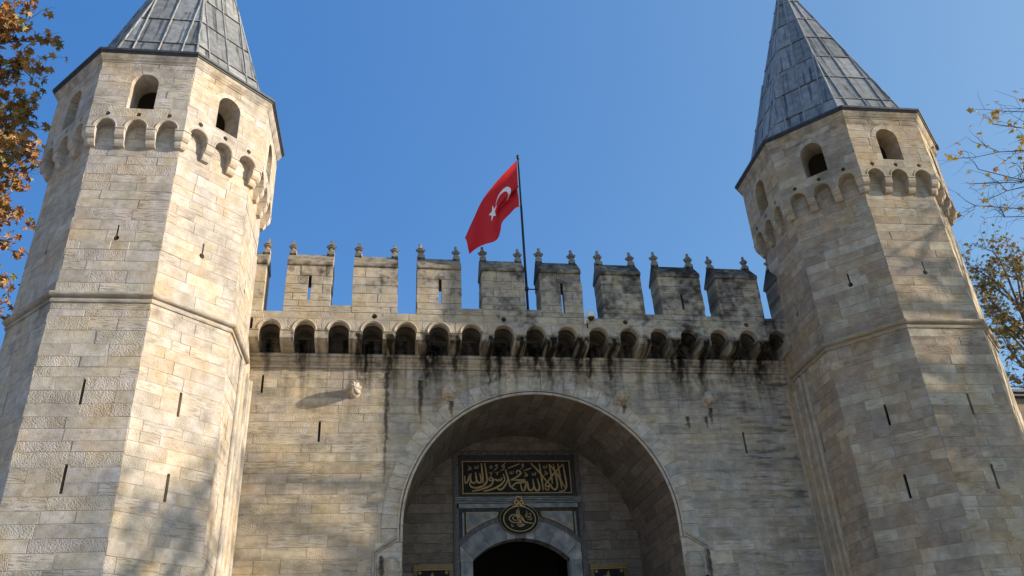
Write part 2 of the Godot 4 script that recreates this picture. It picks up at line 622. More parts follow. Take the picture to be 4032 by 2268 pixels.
func make_materials() -> void:
	var maps := [stone_maps(0), stone_maps(1), stone_maps(2)]
	var relief := [0.9, 2.2, 1.6]
	var ws := wall_stains()
	var stains_and_shade := {"wall": ws, "left": tower_stains_and_shade(301), "right": tower_stains_and_shade(401), "plain": null}
	for k in stains_and_shade:
		var a := []
		for i in 3:
			a.append(stone_mat(maps[i], stains_and_shade[k], relief[i]))
		M[k] = a
	M.mortar = grainy(Color(0.46, 0.43, 0.36), 0.95, 5, 0.05, 0.7, 0.6, 1.0)
	M.dark_core = mat(Color(0.16, 0.14, 0.12), 0.95)
	M.lead = lead_mat()
	M.lead_edge = grainy(Color(0.055, 0.06, 0.066), 0.6, 8, 0.03, 0.6, 0.5)
	M.gold = grainy(Color(0.52, 0.33, 0.12), 0.5, 9, 0.05, 0.75, 1.0, 0.0, 0.35)
	M.black_field = grainy(Color(0.011, 0.010, 0.008), 0.85, 10, 0.03, 0.6, 1.0)
	M.green_marble = grainy(Color(0.05, 0.05, 0.036), 0.65, 12, 0.04, 0.35, 0.8)
	M.brown_marble = grainy(Color(0.16, 0.125, 0.105), 0.5, 13, 0.04, 0.5, 0.8)
	M.grey_marble = grainy(Color(0.33, 0.315, 0.265), 0.4, 14, 0.02, 0.55, 0.5)
	M.white_marble = grainy(Color(0.50, 0.46, 0.39), 0.4, 15, 0.018, 0.45, 0.4)
	M.iron = mat(Color(0.02, 0.02, 0.022), 0.5, 0.4)
	M.white_plastic = mat(Color(0.72, 0.71, 0.66), 0.4)
	M.glass_black = mat(Color(0.01, 0.01, 0.012), 0.08)
	M.bark = grainy(Color(0.16, 0.13, 0.10), 0.9, 17, 0.05, 0.4, 1.2, 1.0)
	M.pale_bark = grainy(Color(0.30, 0.27, 0.22), 0.9, 18, 0.05, 0.4, 1.2, 1.0)
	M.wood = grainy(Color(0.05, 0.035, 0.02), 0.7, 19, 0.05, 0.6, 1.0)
	var tints := [Color(0.15, 0.145, 0.03), Color(0.36, 0.27, 0.04), Color(0.36, 0.15, 0.03), Color(0.42, 0.24, 0.09), Color(0.08, 0.09, 0.025), Color(0.20, 0.085, 0.03)]
	M.leaf = []
	for c in tints:
		var m := mat(c, 0.6)
		m.backlight_enabled = true
		m.backlight = Color(0.5, 0.42, 0.2)
		M.leaf.append(m)

func lead_mat() -> StandardMaterial3D:
	var k := 512
	var a := noise(61, 0.02, k, k).get_data()
	var streak := stretched(62, 0.03, k, 24, k).get_data()
	var fine := noise(63, 0.08, k, k).get_data()
	var px := PackedByteArray()
	var hp := PackedByteArray()
	px.resize(k * k * 3)
	hp.resize(k * k)
	for i in k * k:
		var s := streak[i] / 255.0
		var g := 0.80 + (a[i] / 255.0 - 0.5) * 0.24 + (fine[i] / 255.0 - 0.5) * 0.05 - 0.42 * clampf((s - 0.62) * 3.0, 0, 1)
		g = clampf(g, 0.22, 1.0)
		px[i * 3] = int(255 * g)
		px[i * 3 + 1] = int(255 * g * 0.995)
		px[i * 3 + 2] = int(255 * g * 0.985)
		hp[i] = int(clampf(0.5 + (a[i] / 255.0 - 0.5) * 0.9 + (fine[i] / 255.0 - 0.5) * 0.2, 0, 1) * 255)
	var m := mat(Color(0.45, 0.445, 0.43), 0.5, 0.05)
	m.vertex_color_use_as_albedo = true
	m.albedo_texture = ImageTexture.create_from_image(Image.create_from_data(k, k, false, Image.FORMAT_RGB8, px))
	m.heightmap_enabled = true
	m.heightmap_texture = ImageTexture.create_from_image(Image.create_from_data(k, k, false, Image.FORMAT_L8, hp))
	m.heightmap_scale = 0.5
	m.uv1_scale = Vector3(0.3, 0.3, 0.3)
	return m

# ---------------------------------------------------------------- sky
func sky_texture() -> ImageTexture:
	var w := 512
	var h := 256
	var im := Image.create(w, h, false, Image.FORMAT_RGBF)
	var sun := Vector3(0.928, 0.242, 0.284).normalized()
	for y in h:
		var el := PI * (0.5 - (y + 0.5) / h)
		for x in w:
			# the first column looks towards -z
			var az := TAU * (x + 0.5) / w
			var d := Vector3(sin(az) * cos(el), sin(el), -cos(az) * cos(el))
			var e := 1.0 - maxf(0.0, sin(el))
			var g := 0.5 + 0.5 * d.dot(sun)
			var c := Color(0.034, 0.131, 0.37)
			c += Color(0.13, 0.27, 0.36) * pow(e, 3.0) + Color(0.98, 0.80, 0.46) * pow(e, 12.0)
			c += Color(0.20, 0.25, 0.16) * pow(g, 3.0) + Color(0.28, 0.25, 0.19) * pow(g, 12.0) + Color(1.2, 1.1, 0.9) * pow(g, 80.0)
			if el < 0:
				c = Color(0.20, 0.19, 0.17)
			im.set_pixel(x, y, c)
	return ImageTexture.create_from_image(im)


# ---------------------------------------------------------------- towers
func side(k: int, r: float) -> F:
	var a := deg_to_rad(45.0 * k)
	var n := Vector3(sin(a), 0, cos(a))
	return F.new(n * r, Vector3(cos(a), 0, -sin(a)), n)

# a profile of (apothem, height) drawn round the octagon
func oct_run(b: B, prof: Array, ks: Array) -> void:
	var tn := tan(PI / 8)
	for k in ks:
		var f := side(k, 0)
		for i in prof.size() - 1:
			var p: Vector2 = prof[i]
			var q: Vector2 = prof[i + 1]
			var e := (q - p).normalized()
			b.quad(f.p(-p.x * tn, p.y, p.x), f.p(p.x * tn, p.y, p.x), f.p(q.x * tn, q.y, q.x), f.p(-q.x * tn, q.y, q.x), f.n * e.y - UP * e.x)

# walls between stacked outlines, each an array of points
func loft(b: B, rows: Array, centre: Vector3) -> void:
	for i in rows.size() - 1:
		for j in rows[i].size() - 1:
			var a: Vector3 = rows[i][j]
			var c: Vector3 = rows[i][j + 1]
			var d: Vector3 = rows[i + 1][j + 1]
			var e: Vector3 = rows[i + 1][j]
			var m := (a + c + d + e) * 0.25 - centre
			var nn := (c - a).cross(e - a)
			if nn.length() < 1e-7:
				nn = (d - c).cross(e - d)
			if nn.dot(m) < 0:
				nn = -nn
			b.quad(a, c, d, e, nn.normalized())

func tower(called: String, label: String, at: Vector3, turn: float, k: float, inner: int, mats: Array, tones: Array, joint: Array) -> Node3D:
	var root := thing(called, label, "tower", at, turn)
	var xf := Transform3D(Basis(UP, turn), at)
	var tn := tan(PI / 8)
	var lo := 2.324 * k
	var up := 2.30 * k
	var hd := 2.535 * k
	var all := [-3, -2, -1, 0, 1, 2, 3, 4]
	var seen := [-2, -1, 0, 1, 2]
	# inner body and plain masonry where nobody sees it
	var b := B.new()
	b.mode = 2
	b.col = tones[0]
	oct_run(b, [Vector2(lo - 0.28, 0), Vector2(lo - 0.28, 14.45), Vector2(0, 14.45)], all)
	part("core", b, M.dark_core, root)
	b = B.new()
	b.mode = 2
	b.col = tones[0]
	oct_run(b, [Vector2(lo, 0), Vector2(lo, 4.0)], all)
	oct_run(b, [Vector2(lo, 4.0), Vector2(lo, 9.9), Vector2(up, 10.0), Vector2(up, 14.1), Vector2(hd, 14.2), Vector2(hd, 16.3)], [-3, 3, 4])
	oct_run(b, [Vector2(hd - 0.3, 14.5), Vector2(hd - 0.3, 16.3)], [-3, 3, 4])
	part("base_masonry", b, mats[0], root)
	var mortar := B.new()
	mortar.mode = 2
	var stones := []
	for kk in seen:
		var f := side(kk, lo)
		var holes := [rect(-0.03, 7.61, 0.03, 8.13), rect(-0.032, 5.9, 0.032, 6.45)]
		if kk == inner * 2:
			holes = [rect(-0.26, 7.58, -0.21, 8.08), rect(-0.26, 5.9, -0.21, 6.43)]
		ashlar(stones, mortar, f, xf, -lo * tn, lo * tn, 4.0, 9.815, holes, tones, {"mode": 2, "depth": 0.26, "seen": 4.1})
		f = side(kk, up)
		var key := [rect(-0.02, 11.4, 0.02, 11.71), circle(Vector2(0, 11.385), 0.064, 14)]
		ashlar(stones, mortar, f, xf, -up * tn, up * tn, 10.06, 14.5, key, tones, {"mode": 2, "depth": 0.26})
		f = side(kk, hd)
		holes = [arch_poly(0, 14.75, 15.5, 0.3), arch_poly(0, 15.499, 15.5, 0.43), circle(Vector2(-0.67, 14.58), 0.058, 14), circle(Vector2(0, 14.58), 0.058, 14), circle(Vector2(0.67, 14.58), 0.058, 14)]
		ashlar(stones, mortar, f, xf, -hd * tn, hd * tn, 14.5, 16.14, holes, tones, {"mode": 2, "depth": 0.23})
		for e in ring(f, Vector2(0, 15.5), 0.3, 0.43, 0, PI, 5, 0.003, 0.23):
			var st: B = e[0]
			st.mode = 2
			st.col = tones[0] * 1.06
			slab(st, f, e[1], e[2] - e[3], e[2])
			part("window_arch_stone", st, mats[0], root)
		# the deep window opening and the inner wall
		b = B.new()
		b.mode = 2
		b.col = tones[0]
		var op := arch_poly(0, 14.75, 15.5, 0.3)
		for i in op.size():
			var p := op[i]
			var q := op[(i + 1) % op.size()]
			var e2 := (q - p).normalized()
			b.quad(f.p(p.x, p.y, -0.2), f.p(q.x, q.y, -0.2), f.p(q.x, q.y, -0.62), f.p(p.x, p.y, -0.62), -(f.u * e2.y - UP * e2.x))
		part("window_reveal", b, mats[0], root)
		b = B.new()
		b.mode = 2
		b.col = tones[0]
		var hi := (hd - 0.62) * tn
		for p in cut([rect(-hi, 14.4, 0, 16.3), rect(0, 14.4, hi, 16.3)], [op]):
			slab(b, f, p, 0, -0.62, false)
		part("inner_wall", b, mats[0], root)
		# three small arches on corbels under the head
		var w0 := up - hd
		var spring := 14.2
		var cu := [-0.67, 0.0, 0.67]
		var holes3 := []
		for c in cu:
			holes3.append(arch_poly(c, 14.0, spring, 0.22))
		for i in 3:
			var l: float = [-hd * tn, -0.335, 0.335][i]
			var m: float = [-0.335, 0.335, hd * tn][i]
			for p in cut([rect(l + 0.003, 14.17, m - 0.003, 14.497)], holes3):
				var st := B.new()
				st.mode = 2
				st.col = tones[0] * rng.randf_range(0.92, 1.05)
				st.off = Vector2(rng.randf() * 3, rng.randf() * 3)
				slab(st, f, p, w0, 0.002)
				part("arch_stone", st, mats[0], root)
			var rl := B.new()
			rl.mode = 2
			rl.col = tones[0] * 1.05
			arc_roll(rl, f, Vector2(cu[i], spring), 0.245, 0.016, 0, PI, 0.002, 12)
			part("arch_moulding", rl, mats[0], root, true)
		for c in [-0.335, 0.335]:
			b = B.new()
			b.mode = 2
			b.col = tones[0] * 1.04
			var rows := []
			for q in [[14.2, hd - up + 0.018], [14.165, hd - up + 0.018], [14.16, hd - up - 0.002], [14.08, hd - up], [14.0, hd - up - 0.02], [13.95, hd - up - 0.06], [13.93, 0.14], [13.86, 0.13], [13.83, 0.12], [13.78, 0.085], [13.77, 0.0]]:
				var g := side(kk, up)
				rows.append([g.p(c - 0.1, q[0], -0.02), g.p(c - 0.1, q[0], q[1]), g.p(c + 0.1, q[0], q[1]), g.p(c + 0.1, q[0], -0.02)])
			loft(b, rows, f.p(c, 14.0, -0.2))
			part("corbel", b, mats[0], root)
	for kk in [-3, -2, -1, 0, 1, 2]:
		b = B.new()
		b.mode = 2
		b.col = tones[0] * 1.04
		var rows := []
		for q in [[14.2, hd - up + 0.018], [14.165, hd - up + 0.018], [14.16, hd - up - 0.002], [14.08, hd - up], [14.0, hd - up - 0.02], [13.95, hd - up - 0.06], [13.93, 0.14], [13.86, 0.13], [13.83, 0.12], [13.78, 0.085], [13.77, 0.0]]:
			var g := side(kk, up)
			var h := side(kk + 1, up)
			var e: float = (up + q[1]) * tn
			rows.append([g.p(up * tn - 0.09, q[0], -0.02), g.p(up * tn - 0.09, q[0], q[1]), g.p(e, q[0], q[1]), h.p(-up * tn + 0.09, q[0], q[1]), h.p(-up * tn + 0.09, q[0], -0.02)])
		loft(b, rows, side(kk, up).p(up * tn, 14.0, -0.5))
		part("corbel", b, mats[0], root)
	set_stones(stones, "stone", mats, root)
	part("mortar", mortar, M.mortar, root)
	# floor and ceiling of the head
	b = B.new()
	oct_run(b, [Vector2(hd - 0.1, 16.3), Vector2(0, 16.3)], all)
	part("ceiling", b, M.dark_core, root)
	# string course, cornice
	for kk in seen + [-3, 3, 4]:
		b = B.new()
		b.mode = 2
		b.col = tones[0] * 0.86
		b.off = Vector2(rng.randf() * 3, 0)
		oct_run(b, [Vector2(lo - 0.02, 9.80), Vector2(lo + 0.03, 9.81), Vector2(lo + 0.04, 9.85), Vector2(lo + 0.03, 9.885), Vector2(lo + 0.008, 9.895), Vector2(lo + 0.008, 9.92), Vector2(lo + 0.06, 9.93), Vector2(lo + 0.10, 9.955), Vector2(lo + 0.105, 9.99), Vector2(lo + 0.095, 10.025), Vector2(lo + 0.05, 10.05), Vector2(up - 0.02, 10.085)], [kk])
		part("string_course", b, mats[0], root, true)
		b = B.new()
		b.mode = 2
		b.col = tones[0] * 0.95
		oct_run(b, [Vector2(hd - 0.02, 16.12), Vector2(hd + 0.015, 16.13), Vector2(hd + 0.02, 16.17), Vector2(hd + 0.05, 16.19), Vector2(hd + 0.055, 16.225), Vector2(hd + 0.085, 16.26), Vector2(hd + 0.1, 16.335), Vector2(hd, 16.335)], [kk])
		part("cornice", b, mats[0], root, true)
	# spire: lead eaves, sheets and rolls
	b = B.new()
	var r0 := 2.356 * k
	var y0 := 16.46
	var y1 := 24.6
	oct_run(b, [Vector2(hd + 0.08, 16.33), Vector2(2.66 * k, 16.345), Vector2(2.665 * k, 16.37), Vector2(2.70 * k, 16.385), Vector2(2.705 * k, 16.44), Vector2(2.68 * k, 16.465), Vector2(r0 - 0.05, 16.52)], all)
	part("eaves", b, M.lead_edge, root)
	b = B.new()
	oct_run(b, [Vector2(r0 - 0.03, y0), Vector2(0, y1 - 0.05)], all)
	var spire := part("spire", b, M.lead_edge, root)
	var rise := y1 - y0
	var len_ := Vector2(r0, rise).length()
	var h0 := r0 * tn
	for kk in seen:
		var g := side(kk, r0)
		var dir := (UP * rise - g.n * r0) / len_
		var nn := (g.n * rise + UP * r0) / len_
		var f := F.new(g.o + UP * y0, g.u, nn, dir)
		var tri_ := PackedVector2Array([Vector2(-h0, 0), Vector2(h0, 0), Vector2(0, len_)])
		var cols := [-1.2, -0.57 + rng.randf_range(-0.04, 0.04), rng.randf_range(-0.03, 0.05), 0.55 + rng.randf_range(-0.04, 0.04), 1.2]
		var q := [0.0, 0.76, 1.97, 3.18, 4.4, 5.65, 6.95, len_ / rise * rise]
		for i in 7:
			for j in 4:
				var shift := rng.randf_range(0.012, 0.05)
				var cell := rect(cols[j] + 0.016, (q[i] + (shift if i > 0 else 0.0)), cols[j + 1] - 0.016, q[i + 1] + 0.0)
				for p in Geometry2D.intersect_polygons(cell, tri_):
					if absf(area(p)) < 0.012:
						continue
					var st := B.new()
					var br := rng.randf_range(0.62, 1.1)
					st.col = Color(br, br, br * rng.randf_range(0.96, 1.04))
					st.off = Vector2(rng.randf() * 4, rng.randf() * 4)
					slab(st, f, p, -0.02, 0.004 + 0.004 * ((7 - i) % 2))
					for l in Geometry2D.intersect_polygons(rect(cols[j] + 0.016, q[i] + (shift if i > 0 else 0.0), cols[j + 1] - 0.016, q[i] + shift + 0.05), tri_):
						slab(st, f, l, -0.01, 0.026)
					part("lead_sheet", st, M.lead, spire)
		for j in [1, 2, 3]:
			var t: float = cols[j]
			var top := len_ * (1.0 - absf(t) / h0)
			var pts := PackedVector3Array()
			var rr := PackedFloat32Array()
			for i in 9:
				pts.append(f.p(t + rng.randf_range(-0.006, 0.006), top * i / 8.0, 0.014))
				rr.append(0.024)
			b = B.new()
			b.col = Color(1.05, 1.05, 1.05)
			b.tube(pts, rr, 7)
			part("lead_roll", b, M.lead, spire, true)
		b = B.new()
		b.col = Color(1.05, 1.05, 1.05)
		b.tube(PackedVector3Array([f.p(h0, 0, 0.0), f.p(h0 * 0.5, len_ * 0.5, 0.0), f.p(0, len_, 0.0)]), PackedFloat32Array([0.032, 0.032, 0.03]), 7)
		part("hip_roll", b, M.lead, spire, true)
	# the moulded pier that joins the tower to the wall
	b = B.new()
	b.mode = 2
	b.col = tones[0] * 1.02
	var fx := side(inner * 2, lo)
	var za: float = joint[0]
	var zb: float = joint[1]
	var sg := float(-inner)
	# along u of the inner face: towards the wall
	var ub := (at.z - zb) * (1.0 if inner > 0 else -1.0)
	var ua := (at.z - za) * (1.0 if inner > 0 else -1.0)
	b.boxf(fx.o, fx.u, UP, fx.n, Vector3(minf(ua, ub + 0.25 * inner), 0, -1.2), Vector3(maxf(ua, ub + 0.25 * inner), 9.75, 0.035))
	part("corner_pier", b, mats[0], root)
	for e in [0.1, 0.32, 0.62, 0.95]:
		b = B.new()
		b.mode = 2
		b.col = tones[0] * 1.05
		var uu := lerpf(ub, ua, e)
		b.tube(PackedVector3Array([fx.p(uu, 0, 0.02), fx.p(uu, 5, 0.02), fx.p(uu, 9.76, 0.02)]), PackedFloat32Array([0.07, 0.07, 0.07]), 10)
		part("corner_roll", b, mats[0], root, true)
	b = B.new()
	b.mode = 2
	b.col = tones[0]
	b.boxf(fx.o, fx.u, UP, fx.n, Vector3(minf(ua, ub + 0.3 * inner) + 0.003, 9.75, -1.2), Vector3(maxf(ua, ub + 0.3 * inner) - 0.003, 13.0, -0.03))
	part("upper_pier", b, mats[0], root)
	return root

# ---------------------------------------------------------------- gate wall
func gate_wall() -> Node3D:
	var root := thing("gate_wall", "grey weathered stone gate wall with battlements and deep round portal arch", "gate")
	var xf := Transform3D()
	var mats: Array = M.wall
	var tones := [Color(0.567, 0.514, 0.417), Color(0.541, 0.495, 0.408), Color(0.557, 0.495, 0.386), Color(0.521, 0.476, 0.396), Color(0.586, 0.534, 0.440), Color(0.515, 0.460, 0.373)]
	var f := F.new(Vector3.ZERO, Vector3.RIGHT, Vector3.BACK)
	var R := 3.42
	var yc := 6.13
	var c := Vector2(0.02, yc)
	var xl := -7.4
	var xr := 7.5
	# body
	var b := B.new()
	b.mode = 1
	b.col = tones[1]
	var outline := PackedVector2Array([Vector2(-8.4, 0), Vector2(c.x - 3.46, 0)])
	for i in 33:
		var a := PI * (1.0 - i / 32.0)
		outline.append(c + Vector2(cos(a), sin(a)) * 3.46)
	outline.append_array(PackedVector2Array([Vector2(c.x + 3.46, 0), Vector2(8.4, 0), Vector2(8.4, 11.3), Vector2(-8.4, 11.3)]))
	slab(b, f, outline, -4.4, -0.27)
	part("core", b, M.dark_core, root)
	var mortar := B.new()
	mortar.mode = 1
	var stones := []
	# front face: holes for the arch with its wedge stones, the slits
	var arch := PackedVector2Array([Vector2(c.x - 3.54, 0), Vector2(c.x + 3.54, 0)])
	var big := PackedVector2Array()
	for i in 49:
		var a := PI * i / 48.0
		big.append(c + Vector2(cos(a), sin(a)) * 3.915)
	arch = PackedVector2Array([Vector2(-4.05, 0), Vector2(4.09, 0), Vector2(4.09, 5.5), Vector2(c.x + 3.915, 5.62), Vector2(c.x + 3.915, yc + 0.001), Vector2(c.x - 3.915, yc + 0.001), Vector2(c.x - 3.915, 5.62), Vector2(-4.05, 5.5)])
	var holes := [big, arch]
	for s in [[-6.945, 9.52, 10.0], [-5.47, 8.25, 8.78], [5.6, 7.94, 8.52], [7.36, 9.19, 9.8], [-7.22, 5.6, 6.04], [7.3, 5.5, 6.0]]:
		holes.append(rect(s[0] - 0.03, s[1], s[0] + 0.03, s[2]))
	ashlar(stones, mortar, f, xf, xl, xr, 0.3, 10.22, holes, tones, {"mode": 1, "depth": 0.24, "seen": 4.7, "long": 0.95})
	# plane between cornice and parapet, behind the corbels
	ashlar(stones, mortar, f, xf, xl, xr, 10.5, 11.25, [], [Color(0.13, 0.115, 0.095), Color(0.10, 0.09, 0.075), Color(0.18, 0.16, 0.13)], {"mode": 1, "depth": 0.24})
	# wedge stones
	var veined := [Color(0.64, 0.60, 0.52), Color(0.60, 0.565, 0.49), Color(0.67, 0.625, 0.535), Color(0.53, 0.50, 0.44)]
	for e in ring(f, c, 3.545, 3.91, 0.0, PI, 37, 0.004, 0.26):
		var st: B = e[0]
		st.mode = 1
		st.col = veined[rng.randi() % 4]
		slab(st, f, e[1], -0.26, e[2])
		part("arch_stone", st, mats[0 if rng.randf() < 0.9 else 2], root)
	for s in [-1.0, 1.0]:
		for y in [[4.9, 5.45], [5.45, 5.8], [5.8, 6.125]]:
			b = B.new()
			b.mode = 1
			b.off = Vector2(rng.randf(), rng.randf())
			b.col = veined[rng.randi() % 4]
			var xo: float = 3.91 if y[0] > 5.5 else 4.04
			var p := rect(minf(c.x + s * 3.545, c.x + s * xo), y[0] + 0.003, maxf(c.x + s * 3.545, c.x + s * xo), y[1] - 0.003)
			slab(b, f, p, -0.26, 0.004)
			var pe := rect(minf(c.x + s * 3.545, c.x + s * 3.42), y[0] + 0.003, maxf(c.x + s * 3.545, c.x + s * 3.42), y[1] - 0.003)
			slab(b, f, pe, -0.26, -0.004)
			part("jamb_stone", b, mats[0], root)
	# arch mouldings
	for q in [[3.44, 0.035, 0.012], [3.52, 0.03, 0.022]]:
		b = B.new()
		b.mode = 1
		b.col = Color(0.62, 0.57, 0.48)
		arc_roll(b, f, c, q[0], q[1], 0, PI, q[2], 48)
		for s in [-1.0, 1.0]:
			b.tube(PackedVector3Array([f.p(c.x + s * q[0], yc, q[2]), f.p(c.x + s * q[0], 5.82, q[2])]), PackedFloat32Array([q[1], q[1]]), 6)
		part("arch_moulding", b, mats[0], root, true)
	for s in [-1.0, 1.0]:
		# moulding that steps out from the arch and runs down, with an engaged column inside it
		b = B.new()
		b.mode = 1
		b.col = Color(0.46, 0.43, 0.37)
		for q in [0.0, 0.055]:
			b.tube(PackedVector3Array([f.p(c.x + s * (3.52 + q * 0.4), 5.86 + q, 0.02), f.p(c.x + s * (4.02 + q), 5.56 + q * 0.6, 0.02), f.p(c.x + s * (4.02 + q), 3.0, 0.02), f.p(c.x + s * (4.02 + q), 0.0, 0.02)]), PackedFloat32Array([0.032, 0.032, 0.032, 0.032]), 6)
		part("frame_moulding", b, mats[0], root, true)
		b = B.new()
		b.mode = 1
		b.col = Color(0.47, 0.44, 0.37)
		b.lathe(Vector3(c.x + s * 3.68, 0, -0.1), PackedVector2Array([Vector2(0.25, 0), Vector2(0.25, 4.86), Vector2(0.27, 4.88), Vector2(0.27, 4.92), Vector2(0.25, 4.94), Vector2(0.25, 5.1), Vector2(0.285, 5.14), Vector2(0.285, 5.2), Vector2(0.25, 5.24), Vector2(0.25, 5.36), Vector2(0.2, 5.42), Vector2(0, 5.44)]), 20)
		part("engaged_column", b, mats[0], root, true)
	# barrel vault
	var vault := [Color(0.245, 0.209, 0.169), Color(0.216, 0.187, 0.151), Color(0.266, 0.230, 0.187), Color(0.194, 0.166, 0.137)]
	var depth := 3.4
	var nr := 38
	for i in nr:
		var a0 := PI * i / nr + 0.0012
		var a1 := PI * (i + 1) / nr - 0.0012
		var z := -0.02
		while z > -depth + 0.05:
			var z2 := maxf(-depth, z - rng.randf_range(0.55, 1.1))
			if z2 < -depth + 0.3:
				z2 = -depth
			b = B.new()
			b.mode = 0
			b.off = Vector2(rng.randf() * 3, rng.randf() * 3)
			b.col = vault[rng.randi() % 4]
			var rr := R + rng.randf_range(-0.004, 0.004)
			var d0 := Vector3(cos(a0), sin(a0), 0)
			var d1 := Vector3(cos(a1), sin(a1), 0)
			var o := Vector3(c.x, c.y, 0)
			var za := z - 0.004
			var zb := z2 + 0.004
			var mid := -(d0 + d1).normalized()
			var p := [o + d0 * rr + Vector3(0, 0, za), o + d1 * rr + Vector3(0, 0, za), o + d1 * rr + Vector3(0, 0, zb), o + d0 * rr + Vector3(0, 0, zb)]
			b.quad(p[0], p[1], p[2], p[3], mid)
			var th := Vector3.ZERO
			for j in 4:
				var l := (j + 1) % 4
				var e0: Vector3 = p[j] + (p[j] - o) * Vector3(0.02, 0.02, 0)
				var e1: Vector3 = p[l] + (p[l] - o) * Vector3(0.02, 0.02, 0)
				th = (p[j] + p[l]) * 0.5 - (p[0] + p[2]) * 0.5
				b.quad(p[j], p[l], e1, e0, th)
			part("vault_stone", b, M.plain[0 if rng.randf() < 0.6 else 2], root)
			z = z2
	b = B.new()
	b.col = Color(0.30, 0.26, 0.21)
	for s in [-1.0, 1.0]:
		b.quad(Vector3(c.x + s * R, 0, -0.02), Vector3(c.x + s * R, yc, -0.02), Vector3(c.x + s * R, yc, -depth), Vector3(c.x + s * R, 0, -depth), Vector3(-s, 0, 0))
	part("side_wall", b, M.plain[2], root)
	for s in [-1.0, 1.0]:
		var fs := F.new(Vector3(c.x + s * (R - 0.02), 0, -depth * 0.5), Vector3(0, 0, -s), Vector3(-s, 0, 0))
		var list := []
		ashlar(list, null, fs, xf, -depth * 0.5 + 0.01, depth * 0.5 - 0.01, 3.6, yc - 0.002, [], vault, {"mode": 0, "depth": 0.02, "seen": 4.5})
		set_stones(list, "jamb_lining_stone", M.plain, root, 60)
	# end wall of the recess
	var fb := F.new(Vector3(0, 0, -depth), Vector3.RIGHT, Vector3.BACK)
	var half := PackedVector2Array([Vector2(c.x - R, 0), Vector2(c.x + R, 0)])
	for i in 41:
		half.append(c + Vector2(cos(PI * i / 40.0), sin(PI * i / 40.0)) * R)
	var rows := courses(3.6, yc + R, 0.22, 0.3)
	for i in rows.size() - 1:
		var x := -R - rng.randf() * 0.6
		while x < R:
			var x2 := x + rng.randf_range(0.5, 1.1)
			for p in Geometry2D.intersect_polygons(rect(x + 0.004, rows[i] + 0.004, x2 - 0.004, rows[i + 1] - 0.004), half):
				for q in cut([p], [rect(-1.86, 0, 1.84, 9.05)]):
					b = B.new()
					b.off = Vector2(rng.randf() * 3, rng.randf() * 3)
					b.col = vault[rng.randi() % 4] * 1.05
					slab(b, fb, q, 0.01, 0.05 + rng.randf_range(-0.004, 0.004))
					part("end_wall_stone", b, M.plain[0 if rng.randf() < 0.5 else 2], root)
			x = x2
	b = B.new()
	for p in cut([rect(-3.6, 0, 0, 9.7), rect(0, 0, 3.6, 9.7)], [door_shape()]):
		slab(b, fb, p, -0.3, 0.012)
	part("end_wall", b, M.mortar, root)
	# dark passage behind the door
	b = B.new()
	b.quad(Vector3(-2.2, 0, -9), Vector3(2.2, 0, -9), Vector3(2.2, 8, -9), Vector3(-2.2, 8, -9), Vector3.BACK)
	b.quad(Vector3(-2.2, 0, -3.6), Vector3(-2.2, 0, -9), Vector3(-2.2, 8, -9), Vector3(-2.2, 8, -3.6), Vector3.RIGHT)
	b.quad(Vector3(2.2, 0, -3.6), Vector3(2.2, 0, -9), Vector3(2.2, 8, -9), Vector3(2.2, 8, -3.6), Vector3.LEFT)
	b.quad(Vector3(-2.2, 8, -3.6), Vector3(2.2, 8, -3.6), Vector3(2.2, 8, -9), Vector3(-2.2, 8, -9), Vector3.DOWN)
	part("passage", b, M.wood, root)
	set_stones(stones, "stone", mats, root)
	# cornice in lengths
	var x := -7.42
	while x < 7.5:
		var x2 := minf(7.5, x + rng.randf_range(0.9, 1.5))
		b = B.new()
		b.mode = 1
		b.off = Vector2(rng.randf() * 3, 0)
		b.col = Color(0.56, 0.51, 0.42) * rng.randf_range(0.9, 1.05)
		var dz := rng.randf_range(-0.006, 0.006)
		var prof := []
		for q in [[-0.2, 10.2], [0.05, 10.2], [0.06, 10.26], [0.1, 10.28], [0.11, 10.31], [0.09, 10.33], [0.13, 10.36], [0.17, 10.4], [0.175, 10.43], [0.15, 10.445], [0.2, 10.47], [0.21, 10.51], [0.19, 10.54], [-0.2, 10.56]]:
			prof.append(Vector2(q[0] + (dz if q[0] > 0 else 0.0), q[1]))
		run(b, f, x + 0.003, x2 - 0.003, prof)
		part("cornice_stone", b, mats[0], root)
		x = x2
	# corbels and little arches of the machicolation
	var zf := 0.73
	var fz := F.new(Vector3(0, 0, zf), Vector3.RIGHT, Vector3.BACK)
	var pale := Color(0.58, 0.53, 0.44)
	var spring := 10.93
	var holes2 := []
	for i in 17:
		holes2.append(arch_poly(-6.8 + 0.85 * i, 10.5, spring, 0.26))
	for i in 18:
		var cx := -7.225 + 0.85 * i
		b = B.new()
		b.mode = 1
		b.off = Vector2(rng.randf() * 3, rng.randf() * 3)
		b.col = pale * rng.randf_range(0.88, 1.04)
		run(b, f, cx - 0.163, cx + 0.163, [Vector2(-0.1, 10.5), Vector2(0.1, 10.52), Vector2(0.2, 10.57), Vector2(0.38, 10.6), Vector2(0.52, 10.625), Vector2(0.62, 10.66), Vector2(0.68, 10.7), Vector2(0.715, 10.715), Vector2(0.727, 10.73), Vector2(0.727, 10.915), Vector2(-0.1, 10.915)])
		part("corbel", b, mats[0], root)
		b = B.new()
		b.mode = 1
		b.col = pale * 1.04
		run(b, fz, cx - 0.17, cx + 0.17, [Vector2(-0.3, 10.918), Vector2(0.01, 10.918), Vector2(0.024, 10.93), Vector2(0.01, 10.943), Vector2(-0.3, 10.943)])
		part("corbel_moulding", b, mats[0], root)
